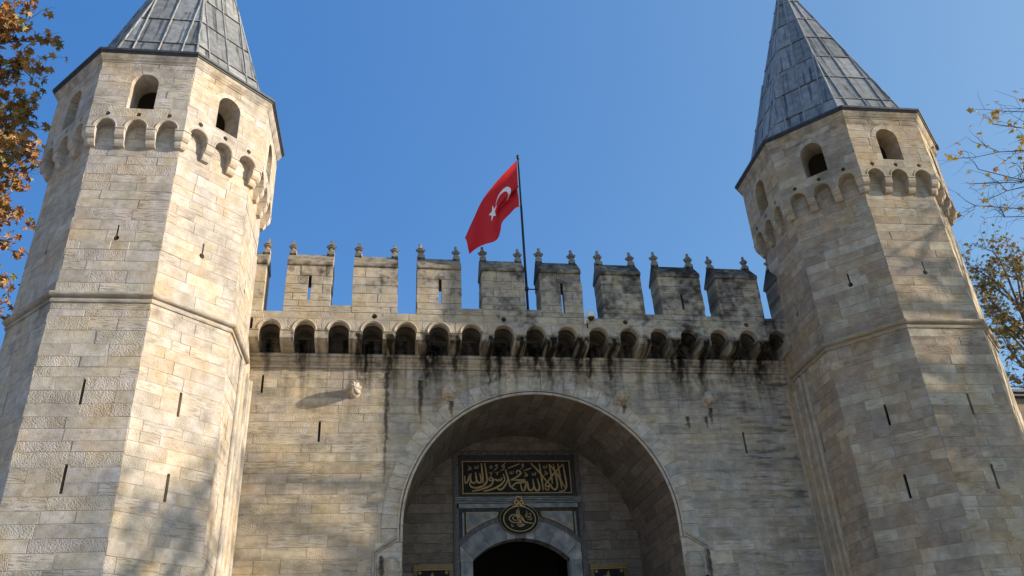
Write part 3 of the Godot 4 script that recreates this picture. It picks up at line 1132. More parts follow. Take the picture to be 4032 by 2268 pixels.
	for i in 17:
		var cx := -6.8 + 0.85 * i
		for p in cut([rect(cx - 0.422, 10.945, cx + 0.422, 11.257)], holes2):
			b = B.new()
			b.mode = 1
			b.off = Vector2(rng.randf() * 3, rng.randf() * 3)
			b.col = pale * rng.randf_range(0.88, 1.04)
			slab(b, fz, p, -0.2, rng.randf_range(-0.003, 0.004))
			part("parapet_arch_stone", b, mats[rng.randi() % 2], root)
		b = B.new()
		b.mode = 1
		b.col = pale * 1.05
		arc_roll(b, fz, Vector2(cx, spring + 0.012), 0.293, 0.02, 0, PI, 0.004, 14)
		part("arch_hood", b, mats[0], root, true)
		b = B.new()
		b.mode = 1
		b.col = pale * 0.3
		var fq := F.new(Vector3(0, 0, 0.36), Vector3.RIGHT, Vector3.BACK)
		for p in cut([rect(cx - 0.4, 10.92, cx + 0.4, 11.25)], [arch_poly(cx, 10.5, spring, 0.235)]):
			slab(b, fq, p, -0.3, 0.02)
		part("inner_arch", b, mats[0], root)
	b = B.new()
	b.box(Vector3(-7.4, 11.24, -0.1), Vector3(7.5, 11.34, 0.42))
	b.box(Vector3(-7.4, 11.24, -3.0), Vector3(7.5, 11.34, -0.1))
	part("wall_walk", b, M.dark_core, root)
	# parapet courses
	var spouts := []
	for q in [-4.215, -0.84, 2.49, 5.96]:
		spouts.append(circle(Vector2(q, 11.365), 0.07, 16))
	var low := []
	ashlar(low, null, fz, xf, -7.4, 7.5, 11.26, 11.46, spouts, tones, {"mode": 1, "depth": 0.6, "lo": 0.15, "hi": 0.2, "long": 1.2})
	set_stones(low, "parapet_stone", mats, root, 60)
	# crenel sills between the merlons
	var ms := [[-6.52, -5.35], [-4.805, -3.64], [-3.12, -1.945], [-1.39, -0.215], [0.207, 1.37], [1.92, 3.09], [3.6, 4.83], [5.28, 6.56]]
	var x0 := -7.03
	var sill := [11.462, 11.66, 11.462, 11.655, 11.665, 11.462, 11.615, 11.6, 11.58]
	for i in 9:
		var xe: float = ms[i][0] if i < 8 else 7.12
		if sill[i] > 11.5:
			b = B.new()
			b.mode = 1
			b.off = Vector2(rng.randf(), rng.randf())
			b.col = tones[3] * 0.85
			b.box(Vector3(x0 + 0.004, 11.464, 0.12), Vector3(xe - 0.004, sill[i], zf + rng.randf_range(-0.004, 0.003)))
			part("sill_stone", b, mats[2], root)
		if i < 8:
			x0 = ms[i][1]
	for i in 8:
		merlon(root, ms[i][0], ms[i][1], i, tones, mats)
	half_merlon(root, -7.38, -7.03, 1.0, tones, mats)
	half_merlon(root, 7.12, 7.5, -1.0, tones, mats)
	# spiral bosses
	for q in [Vector2(-4.665, 9.555), Vector2(-2.276, 9.53), Vector2(2.327, 9.44), Vector2(4.749, 9.405)]:
		part("spiral_boss", boss(q, rng.randf() * TAU), mats[0], root, true)
	part("mortar", mortar, M.mortar, root)
	return root

func door_shape() -> PackedVector2Array:
	var p := PackedVector2Array([Vector2(-1.37, 0), Vector2(1.35, 0), Vector2(1.35, 5.99)])
	for i in 17:
		var x := lerpf(1.34, -1.36, i / 16.0)
		p.append(Vector2(x, 4.63 + sqrt(1.92 * 1.92 - (x + 0.01) * (x + 0.01))))
	p.append(Vector2(-1.37, 5.99))
	return p

func boss(q: Vector2, turn: float) -> B:
	var b := B.new()
	b.mode = 1
	b.col = Color(0.66, 0.61, 0.51)
	var prof := [Vector2(0.17, -0.05), Vector2(0.17, 0.03), Vector2(0.13, 0.06), Vector2(0.155, 0.12), Vector2(0.185, 0.19), Vector2(0.195, 0.25), Vector2(0.188, 0.30), Vector2(0.168, 0.345), Vector2(0.135, 0.385), Vector2(0.09, 0.415), Vector2(0.045, 0.43), Vector2(0.0, 0.435)]
	var seg := 64
	var last: Array[Vector3] = []
	for i in prof.size():
		var now: Array[Vector3] = []
		for j in seg:
			var a := TAU * j / seg
			var g := 1.0
			if i > 2:
				g -= 0.17 * pow(0.5 + 0.5 * sin(a * 7.0 + i * 0.75 + turn), 1.5)
			var r: float = prof[i].x * g
			now.append(Vector3(q.x + cos(a) * r, q.y + sin(a) * r, prof[i].y - (1.0 - g) * 0.08))
		if i:
			for j in seg:
				var k := (j + 1) % seg
				b.quad(last[j], last[k], now[k], now[j], (now[j] + now[k]) * 0.5 - Vector3(q.x, q.y, prof[i].y - 0.1))
		last = now
	return b

func finial_shape(b: B, o: Vector3) -> void:
	b.boxf(o, Vector3.RIGHT, UP, Vector3.BACK, Vector3(-0.09, -0.12, -0.085), Vector3(0.09, 0.09, 0.085))
	b.lathe(o, PackedVector2Array([Vector2(0.09, 0.09), Vector2(0.085, 0.125), Vector2(0.062, 0.155), Vector2(0.034, 0.172), Vector2(0.0, 0.172)]), 12)
	var p := PackedVector2Array([Vector2(0.03, 0.15), Vector2(0.03, 0.2), Vector2(0.055, 0.215), Vector2(0.075, 0.2), Vector2(0.1, 0.215), Vector2(0.092, 0.24), Vector2(0.13, 0.262), Vector2(0.1, 0.285), Vector2(0.075, 0.29), Vector2(0.048, 0.33), Vector2(0.02, 0.38), Vector2(0.006, 0.455)])
	var q := p.duplicate()
	for i in range(p.size() - 1, -1, -1):
		q.append(Vector2(-p[i].x, p[i].y))
	slab(b, F.new(o + Vector3(0, 0, 0), Vector3.RIGHT, Vector3.BACK), q, -0.04, 0.04)
	slab(b, F.new(o + Vector3(0, 0.002, 0), Vector3.BACK, Vector3.LEFT), q, -0.038, 0.038)

func finial(parent: Node, x: float, mats: Array, tone: Color) -> void:
	var b := B.new()
	b.mode = 1
	b.col = tone
	finial_shape(b, Vector3.ZERO)
	var o := part("finial", b, mats[0], parent)
	o.position = Vector3(x + rng.randf_range(-0.015, 0.015), 13.365 + rng.randf_range(-0.02, 0.02), 0.36)
	o.rotation = Vector3(rng.randf_range(-0.05, 0.05), rng.randf_range(-0.2, 0.2), rng.randf_range(-0.06, 0.06))
	o.scale = Vector3.ONE * rng.randf_range(0.92, 1.06)

func merlon(root: Node3D, xa: float, xb: float, i: int, tones: Array, mats: Array) -> void:
	var b := B.new()
	b.mode = 1
	var slit: bool = i in [0, 2, 4, 6]
	var mid: float = (xa + xb) * 0.5 + [0.03, 0, 0.02, 0, 0.02, 0, 0.0, 0][i]
	b.col = Color(0.3, 0.28, 0.24)
	var sl := 0.035
	if slit:
		b.box(Vector3(xa + 0.012, 11.46, 0.062), Vector3(mid - 0.17, 12.83, 0.718))
		b.box(Vector3(mid + 0.17, 11.46, 0.062), Vector3(xb - 0.012, 12.83, 0.718))
	else:
		b.box(Vector3(xa + 0.012, 11.46, 0.062), Vector3(xb - 0.012, 12.83, 0.718))
	var m := part("merlon", b, M.mortar, root)
	var rows := PackedFloat32Array([11.464, 11.63, 11.8, 12.03, 12.28, 12.52, 12.832])
	for r in 6:
		if r > 0 and r < 5:
			rows[r] += rng.randf_range(-0.03, 0.03)
	for r in 6:
		var a := rows[r] + 0.004
		var e := rows[r + 1] - 0.004
		var cuts := [xa, xb]
		var inslit := slit and rows[r + 1] > 11.82 and rows[r] < 12.27
		if inslit:
			cuts = [xa, mid - sl, mid + sl, xb]
			if rng.randf() < 0.6:
				cuts.append(xa + rng.randf_range(0.2, 0.32))
			if rng.randf() < 0.6:
				cuts.append(xb - rng.randf_range(0.2, 0.32))
		else:
			cuts.append(lerpf(xa, xb, rng.randf_range(0.25, 0.45) if r % 2 else rng.randf_range(0.55, 0.8)))
			if rng.randf() < 0.35:
				cuts.append(xb - 0.16)
		cuts.sort()
		for k in cuts.size() - 1:
			if inslit and absf(cuts[k] - (mid - sl)) < 0.001:
				continue
			if cuts[k + 1] - cuts[k] < 0.03:
				continue
			b = B.new()
			b.mode = 1
			b.off = Vector2(rng.randf() * 3, rng.randf() * 3)
			b.col = tones[rng.randi() % tones.size()] * rng.randf_range(0.86, 1.05)
			var w := rng.randf_range(-0.006, 0.006)
			var p0: float = cuts[k] + (0.003 if k > 0 else rng.randf_range(-0.012, 0.012))
			var p1: float = cuts[k + 1] - (0.003 if k + 2 < cuts.size() else rng.randf_range(-0.012, 0.012))
			var fz := F.new(Vector3(0, 0, 0.73), Vector3.RIGHT, Vector3.BACK)
			if slit and rows[r + 1] > 11.82 and rows[r] < 12.5:
				stone(b, fz, p0, a, p1, e, w, 0.12)
				if p0 < mid - 0.18:
					b.box(Vector3(p0 + 0.002, a + 0.001, 0.05), Vector3(minf(p1 - 0.002, mid - 0.16), e - 0.001, 0.6))
				if p1 > mid + 0.18:
					b.box(Vector3(maxf(p0 + 0.002, mid + 0.16), a + 0.001, 0.05), Vector3(p1 - 0.002, e - 0.001, 0.6))
			else:
				stone(b, fz, p0, a, p1, e, w, 0.33)
				b.box(Vector3(p0 + 0.002, a + 0.001, 0.05), Vector3(p1 - 0.002, e - 0.001, 0.39))
			part("stone", b, mats[rng.randi() % 3], m)
	cap(m, xa, xb, tones, mats, 2)
	for x in [xa + 0.1, xb - 0.1]:
		finial(m, x, mats, Color(0.36, 0.34, 0.30) * rng.randf_range(0.8, 1.05))

func cap(m: Node, xa: float, xb: float, tones: Array, mats: Array, n: int) -> void:
	var f := F.new(Vector3.ZERO, Vector3.RIGHT, Vector3.BACK)
	for k in n:
		var b := B.new()
		b.mode = 1
		b.off = Vector2(rng.randf() * 3, rng.randf() * 3)
		b.col = tones[1] * rng.randf_range(0.8, 0.95)
		var l := lerpf(xa - rng.randf_range(-0.005, 0.02), xb + 0.006, float(k) / n) + (0.003 if k else 0.0)
		var r := lerpf(xa - 0.006, xb + 0.006, float(k + 1) / n) - (0.003 if k + 1 < n else 0.0)
		run(b, f, l, r, [Vector2(0.04, 12.834), Vector2(0.755, 12.834), Vector2(0.775, 12.86), Vector2(0.775, 12.935), Vector2(0.75, 12.955), Vector2(0.38, 13.36), Vector2(0.34, 13.36), Vector2(-0.03, 12.955), Vector2(-0.05, 12.935), Vector2(-0.05, 12.86)])
		part("cap_stone", b, mats[0], m)

func half_merlon(root: Node3D, xa: float, xb: float, s: float, tones: Array, mats: Array) -> void:
	var b := B.new()
	b.mode = 1
	b.col = Color(0.3, 0.28, 0.24)
	b.box(Vector3(xa + 0.01, 11.46, 0.062), Vector3(xb - 0.01, 12.83, 0.718))
	var m := part("half_merlon", b, M.mortar, root)
	var y := 11.464
	while y < 12.8:
		var e := minf(12.832, y + rng.randf_range(0.26, 0.5))
		if 12.832 - e < 0.12:
			e = 12.832
		b = B.new()
		b.mode = 1
		b.off = Vector2(rng.randf() * 3, rng.randf() * 3)
		b.col = tones[2 if s > 0 else 3] * rng.randf_range(0.9, 1.08)
		stone(b, F.new(Vector3(0, 0, 0.73), Vector3.RIGHT, Vector3.BACK), xa, y + 0.003, xb, e - 0.003, 0.0, 0.33)
		b.box(Vector3(xa + 0.002, y + 0.004, 0.05), Vector3(xb - 0.002, e - 0.004, 0.39))
		part("stone", b, mats[0 if s > 0 else 2], m)
		y = e
	cap(m, xa, xb, tones, mats, 1)
	finial(m, (xb - 0.1) if s > 0 else (xa + 0.1), mats, Color(0.44, 0.40, 0.33))

# ---------------------------------------------------------------- portal and its inscriptions
func portal() -> void:
	var root := thing("marble_portal", "marble door surround with green bands and white arch inside the deep recess", "doorway", Vector3(0, 0, -3.4))
	var f := F.new(Vector3.ZERO, Vector3.RIGHT, Vector3.BACK)
	var b := B.new()
	# dark green field
	var white := PackedVector2Array([Vector2(-1.715, 0), Vector2(1.695, 0), Vector2(1.695, 6.37)])
	for i in 21:
		var x := lerpf(1.69, -1.71, i / 20.0)
		white.append(Vector2(x, 4.68 + sqrt(2.39 * 2.39 - (x + 0.01) * (x + 0.01))))
	white.append(Vector2(-1.715, 6.37))
	for p in cut([rect(-1.74, 0, 1.72, 8.95)], [white]):
		slab(b, f, p, 0.012, 0.06)
	part("green_band", b, M.green_marble, root)
	for r in [[-1.876, 0.0, -1.735, 9.07], [1.715, 0.0, 1.855, 9.07], [-1.735, 8.945, 1.715, 9.07]]:
		b = B.new()
		b.off = Vector2(rng.randf(), rng.randf())
		b.box(Vector3(r[0], r[1], 0.012), Vector3(r[2], r[3], 0.1))
		b.box(Vector3(r[0] + 0.04, r[1], 0.1), Vector3(r[2] - 0.05, r[3] - 0.045, 0.115))
		part("frame_bar", b, M.brown_marble, root)
	# moulded band between inscription and door
	for r in [[7.69, 7.72, 0.13], [7.63, 7.665, 0.16], [7.585, 7.61, 0.15], [7.545, 7.57, 0.13], [7.41, 7.53, 0.10]]:
		b = B.new()
		b.off = Vector2(rng.randf(), rng.randf())
		b.box(Vector3(-1.84, r[0], 0.055), Vector3(1.82, r[1], r[2]))
		part("band_moulding", b, M.grey_marble, root)
	# brown arch band and pale spandrel panels with gilt edges
	var nb := ring(f, Vector2(-0.01, 4.68), 2.395, 2.53, 0.72, PI - 0.72, 9, 0.075, 0.02)
	for e in nb:
		var st: B = e[0]
		slab(st, f, e[1], 0.05, 0.08)
		part("arch_band_stone", st, M.brown_marble, root)
	for s in [-1.0, 1.0]:
		var p := PackedVector2Array([Vector2(s * 1.52, 7.29), Vector2(s * 0.615, 7.29), Vector2(s * 0.66, 7.165)])
		for i in 9:
			var x := lerpf(0.72, 1.52, i / 8.0)
			p.append(Vector2(s * x, 4.70 + sqrt(2.54 * 2.54 - x * x)))
		if area(p) < 0:
			p.reverse()
		b = B.new()
		slab(b, f, p, 0.055, 0.08)
		part("spandrel_panel", b, M.grey_marble, root)
		b = B.new()
		for i in p.size():
			stroke(b, f, [p[i], p[(i + 1) % p.size()]], 0.022, 0.075, 0.092, 1.0)
		part("gilt_edge", b, M.gold, root)
		b = B.new()
		b.box(Vector3(s * 1.61 - 0.025, 6.5, 0.055), Vector3(s * 1.61 + 0.025, 7.29, 0.075))
		part("pale_strip", b, M.grey_marble, root)
	# white arch of marble blocks, alternately veined
	var door := door_shape()
	var greys := [Color(1.1, 1.1, 1.06), Color(0.62, 0.64, 0.66), Color(1.05, 1.02, 0.96), Color(0.4, 0.3, 0.27), Color(1.02, 1.0, 0.95), Color(0.6, 0.62, 0.65), Color(0.75, 0.76, 0.77)]
	var angs := [0.55, 0.83, 1.13, 1.37, 1.49, 1.65, 1.77, 2.05, 2.35, 2.6]
	var tint := [2, 6, 1, 2, 3, 0, 1, 1, 4]
	for i in 9:
		var p := PackedVector2Array()
		for j in 7:
			var a := lerpf(angs[i] + 0.002, angs[i + 1] - 0.002, j / 6.0)
			p.append(Vector2(-0.01, 4.66) + Vector2(cos(a), sin(a)) * 2.9)
		for j in 7:
			var a := lerpf(angs[i + 1] - 0.002, angs[i] + 0.002, j / 6.0)
			var wob := 0.02 * sin(j * 2.3 + i)
			p.append(Vector2(-0.01, 4.66) + Vector2(cos(a + wob * (1 if j > 0 and j < 6 else 0)), sin(a)) * 1.55)
		for q in Geometry2D.intersect_polygons(p, white):
			for r in cut(Geometry2D.intersect_polygons(q, rect(-1.72, 5.94, 1.70, 7.2)), [door]):
				b = B.new()
				b.off = Vector2(rng.randf() * 3, rng.randf() * 3)
				b.col = greys[tint[i]]
				slab(b, f, r, -0.25, 0.11 + (0.01 if i == 4 else 0.0))
				part("marble_block", b, M.white_marble, root)
	for s in [[-1.715, -1.37], [1.345, 1.695]]:
		b = B.new()
		b.col = Color(0.85, 0.87, 0.88)
		b.box(Vector3(s[0] + 0.02, 0, -0.25), Vector3(s[1] - 0.003, 5.935, 0.1))
		b.box(Vector3(lerpf(s[0], s[1], 0.35), 0, 0.1), Vector3(lerpf(s[0], s[1], 0.6), 5.93, 0.12))
		part("jamb", b, M.white_marble, root)
	inscription()
	medallion()
	plaque("left", -2.455, 5.875, "gilt framed black plaque low beside the portal, nearer the bright tower")
	plaque("right", 2.44, 5.81, "gilt framed black plaque low beside the portal, nearer the shaded tower")

func px(x: float, y: float) -> Vector2:
	return Vector2((x - 352.0) / 1810.0 * 3.135 - 1.5675, 0.467 - (y - 255.0) / 537.0 * 0.935)

func inscription() -> void:
	var root := thing("inscription_panel", "long black panel of gold Arabic calligraphy above the door", "inscription", Vector3(-0.022, 8.297, -3.33))
	var f := F.new(Vector3.ZERO, Vector3.RIGHT, Vector3.BACK)
	var b := B.new()
	b.box(Vector3(-1.57, -0.467, -0.03), Vector3(1.57, 0.467, 0.01))
	part("field", b, M.black_field, root)
	for r in [[-1.595, 0.455, 1.595, 0.48], [-1.595, -0.48, 1.595, -0.455], [-1.595, -0.455, -1.568, 0.455], [1.568, -0.455, 1.595, 0.455]]:
		b = B.new()
		b.box(Vector3(r[0], r[1], -0.02), Vector3(r[2], r[3], 0.03))
		part("gilt_bar", b, M.gold, root)
	var w := 0.052
	var lines := [
		[w, [px(2062, 300), px(2085, 540), px(2092, 690), px(2050, 755), px(1960, 770)]],
		[w, [px(1830, 310), px(1920, 440), px(2000, 580), px(2065, 705)]],
		[w, [px(1975, 300), px(1992, 500), px(2010, 730)]],
		[w, [px(2060, 310), px(1900, 460), px(1800, 575), px(1745, 640), px(1735, 680), px(1790, 680), px(1805, 635), px(1760, 600)]],
		[w, [px(1895, 310), px(1925, 520), px(1936, 680), px(1900, 742), px(1850, 715), px(1812, 655), px(1775, 745), px(1732, 735), px(1728, 700)]],
		[w, [px(1822, 310), px(1845, 500), px(1855, 640)]],
		[w, [px(1650, 298), px(1675, 520), px(1690, 752)]],
		[w, [px(1508, 292), px(1640, 440), px(1750, 590), px(1800, 640)]],
		[w, [px(1600, 550), px(1628, 670), px(1622, 740), px(1570, 752), px(1542, 700), px(1522, 558)]],
		[w, [px(1522, 558), px(1532, 690), px(1495, 748), px(1445, 730), px(1420, 600), px(1375, 742), px(1335, 745), px(1308, 620)]],
		[w, [px(1262, 470), px(1250, 430), px(1290, 412), px(1328, 455), px(1240, 530), px(1148, 572)]],
		[w, [px(1148, 572), px(1260, 575), px(1390, 580), px(1370, 610), px(1250, 620), px(1190, 660), px(1168, 705), px(1232, 738)]],
		[w, [px(1065, 388), px(1108, 560), px(1140, 680), px(1190, 722), px(1235, 736)]],
		[w, [px(1100, 565), px(1060, 650), px(985, 730), px(925, 720), px(925, 685)]],
		[0.03, [px(1105, 375), px(1310, 300)]],
		[0.03, [px(1370, 420), px(1515, 370)]],
		[w, [px(1025, 470), px(1050, 560), px(965, 660), px(820, 728), px(685, 757)]],
		[w, [px(1000, 530), px(985, 582), px(955, 560), px(930, 592), px(900, 562), px(850, 580)]],
		[w, [px(855, 570), px(800, 582), px(782, 555), px(810, 525), px(850, 560), px(830, 640), px(700, 710), px(490, 757)]],
		[w, [px(720, 290), px(740, 450), px(746, 590), px(700, 660), px(560, 702), px(480, 680), px(458, 620), px(488, 565)]],
		[w, [px(660, 288), px(675, 450), px(685, 630)]],
		[w, [px(630, 455), px(652, 560), px(640, 612), px(600, 612), px(572, 560), px(560, 440)]],
		[w, [px(560, 440), px(576, 570), px(550, 612), px(500, 615), px(470, 545), px(482, 455), px(450, 520), px(420, 600), px(390, 625), px(378, 560), px(382, 500)]],
		[0.026, [px(825, 328), px(850, 350), px(825, 374), px(800, 350), px(825, 328)]],
		[0.026, [px(912, 345), px(898, 322), px(925, 310), px(924, 365), px(868, 410)]],
		[0.026, [px(1030, 362), px(1006, 340), px(1035, 315), px(1048, 350), px(1030, 395), px(975, 415)]],
		[0.022, [px(1035, 315), px(1072, 282)]],
		[0.026, [px(1362, 340), px(1342, 318), px(1368, 300), px(1376, 345), px(1320, 390)]],
	]
	for q in [[1400, 480], [1745, 450], [450, 360]]:
		lines.append([0.026, [px(q[0] - 10, q[1] - 35), px(q[0] + 42, q[1] + 15), px(q[0] + 5, q[1] + 30), px(q[0], q[1] - 5)]])
		lines.append([0.022, [px(q[0] + 5, q[1] + 20), px(q[0] - 20, q[1] + 52)]])
	for q in [[1550, 470], [1750, 350], [1170, 445], [578, 350]]:
		lines.append([0.022, [px(q[0] - 34, q[1] - 15), px(q[0] - 25, q[1] + 28), px(q[0] - 5, q[1] + 22), px(q[0] - 3, q[1] - 20)]])
		lines.append([0.022, [px(q[0] - 3, q[1] + 10), px(q[0] + 10, q[1] + 28), px(q[0] + 28, q[1] + 15), px(q[0] + 30, q[1] - 32)]])
	for q in [[822, 440], [926, 434]]:
		lines.append([0.018, [px(q[0] - 34, q[1]), px(q[0] - 10, q[1] + 14), px(q[0], q[1] + 62)]])
		lines.append([0.018, [px(q[0] + 34, q[1] - 6), px(q[0] + 8, q[1] + 14), px(q[0], q[1] + 62)]])
	var z := 0.0
	for l in lines:
		b = B.new()
		stroke(b, f, l[1], l[0], 0.005, 0.024 + z)
		z = fmod(z + 0.0011, 0.008)
		part("letter_stroke", b, M.gold, root)

func mp(x: float, y: float) -> Vector2:
	return Vector2((x - 1293.0) / 322.0 * 0.563, (470.0 - y) / 255.0 * 0.43)

func monogram(root: Node3D, f: F, k: float, o: Vector2, m: Material) -> void:
	var lines := [
		[.022, [mp(1240, 318), mp(1258, 480)]], [.022, [mp(1262, 298), mp(1282, 480)]], [.022, [mp(1285, 282), mp(1302, 480)]],
		[.026, [mp(1300, 440), mp(1240, 398), mp(1160, 402), mp(1112, 460), mp(1140, 512), mp(1220, 540), mp(1262, 510)]],
		[.024, [mp(1250, 422), mp(1200, 425), mp(1174, 460), mp(1200, 497), mp(1252, 490)]],
		[.03, [mp(1262, 385), mp(1320, 420), mp(1352, 470), mp(1385, 525), mp(1450, 545), mp(1530, 556)]],
		[.022, [mp(1290, 440), mp(1335, 480), mp(1370, 532)]],
		[.028, [mp(1240, 560), mp(1275, 600), mp(1330, 602), mp(1386, 568)]], [.02, [mp(1250, 535), mp(1310, 580), mp(1375, 560)]],
		[.02, [mp(1275, 500), mp(1345, 565)]], [.02, [mp(1310, 490), mp(1255, 560)]], [.02, [mp(1262, 470), mp(1330, 540)]], [.018, [mp(1330, 470), mp(1290, 560)]],
		[.024, [mp(1228, 400), mp(1270, 440), mp(1240, 460)]],
	]
	for l in lines:
		var b := B.new()
		var pts := []
		for p in l[1]:
			pts.append(p * k + o)
		stroke(b, f, pts, l[0] * k * 1.1, 0.0, 0.014 + rng.randf() * 0.004)
		part("letter_stroke", b, m, root)

func oval(b: B, r0: float, r1: float, w0: float, w1: float) -> void:
	# a band of an ellipse
	var f := F.new(Vector3.ZERO, Vector3.RIGHT, Vector3.BACK)
	var s := 0.43 / 0.563
	for i in 48:
		var a := TAU * i / 48
		var e := TAU * (i + 1) / 48
		var da := Vector2(cos(a), sin(a) * s)
		var de := Vector2(cos(e), sin(e) * s)
		var mid := (da + de).normalized()
		b.quad(f.p(da.x * r0, da.y * r0, w1), f.p(de.x * r0, de.y * r0, w1), f.p(de.x * r1, de.y * r1, w1), f.p(da.x * r1, da.y * r1, w1), f.n)
		b.quad(f.p(da.x * r1, da.y * r1, w0), f.p(de.x * r1, de.y * r1, w0), f.p(de.x * r1, de.y * r1, w1), f.p(da.x * r1, da.y * r1, w1), Vector3(mid.x, mid.y, 0))
		if r0 > 0.0:
			b.quad(f.p(da.x * r0, da.y * r0, w0), f.p(de.x * r0, de.y * r0, w0), f.p(de.x * r0, de.y * r0, w1), f.p(da.x * r0, da.y * r0, w1), -Vector3(mid.x, mid.y, 0))

func medallion() -> void:
	var root := thing("oval_medallion", "oval black medallion with gilt border and gold monogram over the door arch", "medallion", Vector3(-0.03, 7.07, -3.27))
	var f := F.new(Vector3(0, 0, 0.065), Vector3.RIGHT, Vector3.BACK)
	var b := B.new()
	oval(b, 0.0, 0.563, -0.05, 0.03)
	part("rim", b, M.black_field, root)
	b = B.new()
	oval(b, 0.0, 0.44, 0.03, 0.06)
	part("field", b, M.black_field, root)
	for r in [[0.548, 0.558]]:
		b = B.new()
		oval(b, r[0], r[1], 0.03, 0.05)
		part("gilt_ring", b, M.gold, root)
	b = B.new()
	oval(b, 0.442, 0.468, 0.03, 0.075)
	part("gilt_border", b, M.gold, root)
	monogram(root, f, 0.93, Vector2.ZERO, M.gold)
	for l in [[.02, [mp(1415, 340), mp(1420, 425)]], [.02, [mp(1390, 390), mp(1402, 440), mp(1380, 435)]], [.02, [mp(1440, 400), mp(1470, 380), mp(1480, 420), mp(1405, 455)]], [.02, [mp(1430, 455), mp(1492, 460), mp(1480, 490), mp(1420, 482)]], [.04, [mp(1160, 550), mp(1165, 600)]], [.03, [mp(1150, 560), mp(1185, 598)]]]:
		b = B.new()
		stroke(b, f, l[1], l[0], 0.0, 0.014)
		part("letter_stroke", b, M.gold, root)
	# tied ribbon on top
	for l in [[.04, [mp(1255, 165), mp(1244, 118), mp(1290, 103), mp(1340, 118), mp(1330, 165)]], [.045, [mp(1290, 205), mp(1250, 160), mp(1222, 195), mp(1248, 228), mp(1290, 205)]], [.045, [mp(1296, 205), mp(1338, 160), mp(1364, 195), mp(1340, 228), mp(1296, 205)]], [.045, [mp(1290, 210), mp(1262, 248), mp(1190, 270)]], [.045, [mp(1296, 210), mp(1324, 248), mp(1396, 270)]], [.06, [mp(1278, 208), mp(1308, 208)]]]:
		b = B.new()
		stroke(b, f, l[1], l[0], -0.06, 0.02 + rng.randf() * 0.01, 0.6)
		part("ribbon", b, M.gold, root)

func plaque(which: String, x: float, top: float, label: String) -> void:
	var root := thing("wall_plaque" + ("" if which == "left" else "_001"), label, "plaque", Vector3(x, top - 0.7, -3.345), 0.0, "gilt plaques beside the portal")
	var f := F.new(Vector3(0, 0, 0.035), Vector3.RIGHT, Vector3.BACK)
	var b := B.new()
	b.box(Vector3(-0.54, -0.7, -0.03), Vector3(0.54, 0.7, 0.025))
	part("back_board", b, M.black_field, root)
	for r in [[-0.54, 0.58, 0.54, 0.7], [-0.54, -0.7, 0.54, -0.58], [-0.54, -0.58, -0.43, 0.58], [0.43, -0.58, 0.54, 0.58]]:
		b = B.new()
		b.col = Color(0.35, 0.36, 0.3)
		b.box(Vector3(r[0], r[1], 0.0), Vector3(r[2], r[3], 0.045))
		part("frame_bar", b, M.gold, root)
	for r in [[-0.54, 0.695, 0.54], [-0.54, 0.585, 0.54], [-0.43, 0.575, 0.43]]:
		b = B.new()
		b.box(Vector3(r[0], r[1] - 0.006, 0.04), Vector3(r[2], r[1] + 0.006, 0.054))
		part("gilt_line", b, M.gold, root)
	for i in 13:
		b = B.new()
		var u := -0.48 + i * 0.08
		stroke(b, f, [Vector2(u - 0.035, 0.64), Vector2(u, 0.668), Vector2(u + 0.035, 0.64), Vector2(u, 0.612), Vector2(u - 0.035, 0.64)], 0.012, 0.0, 0.018, 1.0)
		part("gilt_ornament", b, M.gold, root)
	for s in [-1.0, 1.0]:
		b = B.new()
		for i in 4:
			var a := TAU * i / 4 + 0.4
			stroke(b, f, [Vector2(s * 0.36, 0.51), Vector2(s * 0.36 + cos(a) * 0.05, 0.51 + sin(a) * 0.05)], 0.03, -0.02, 0.01, 0.6)
		part("corner_star", b, M.gold, root)
	monogram(root, F.new(Vector3(0, 0, 0.025), Vector3.RIGHT, Vector3.BACK), 0.75, Vector2(0.0, 0.28), M.gold)

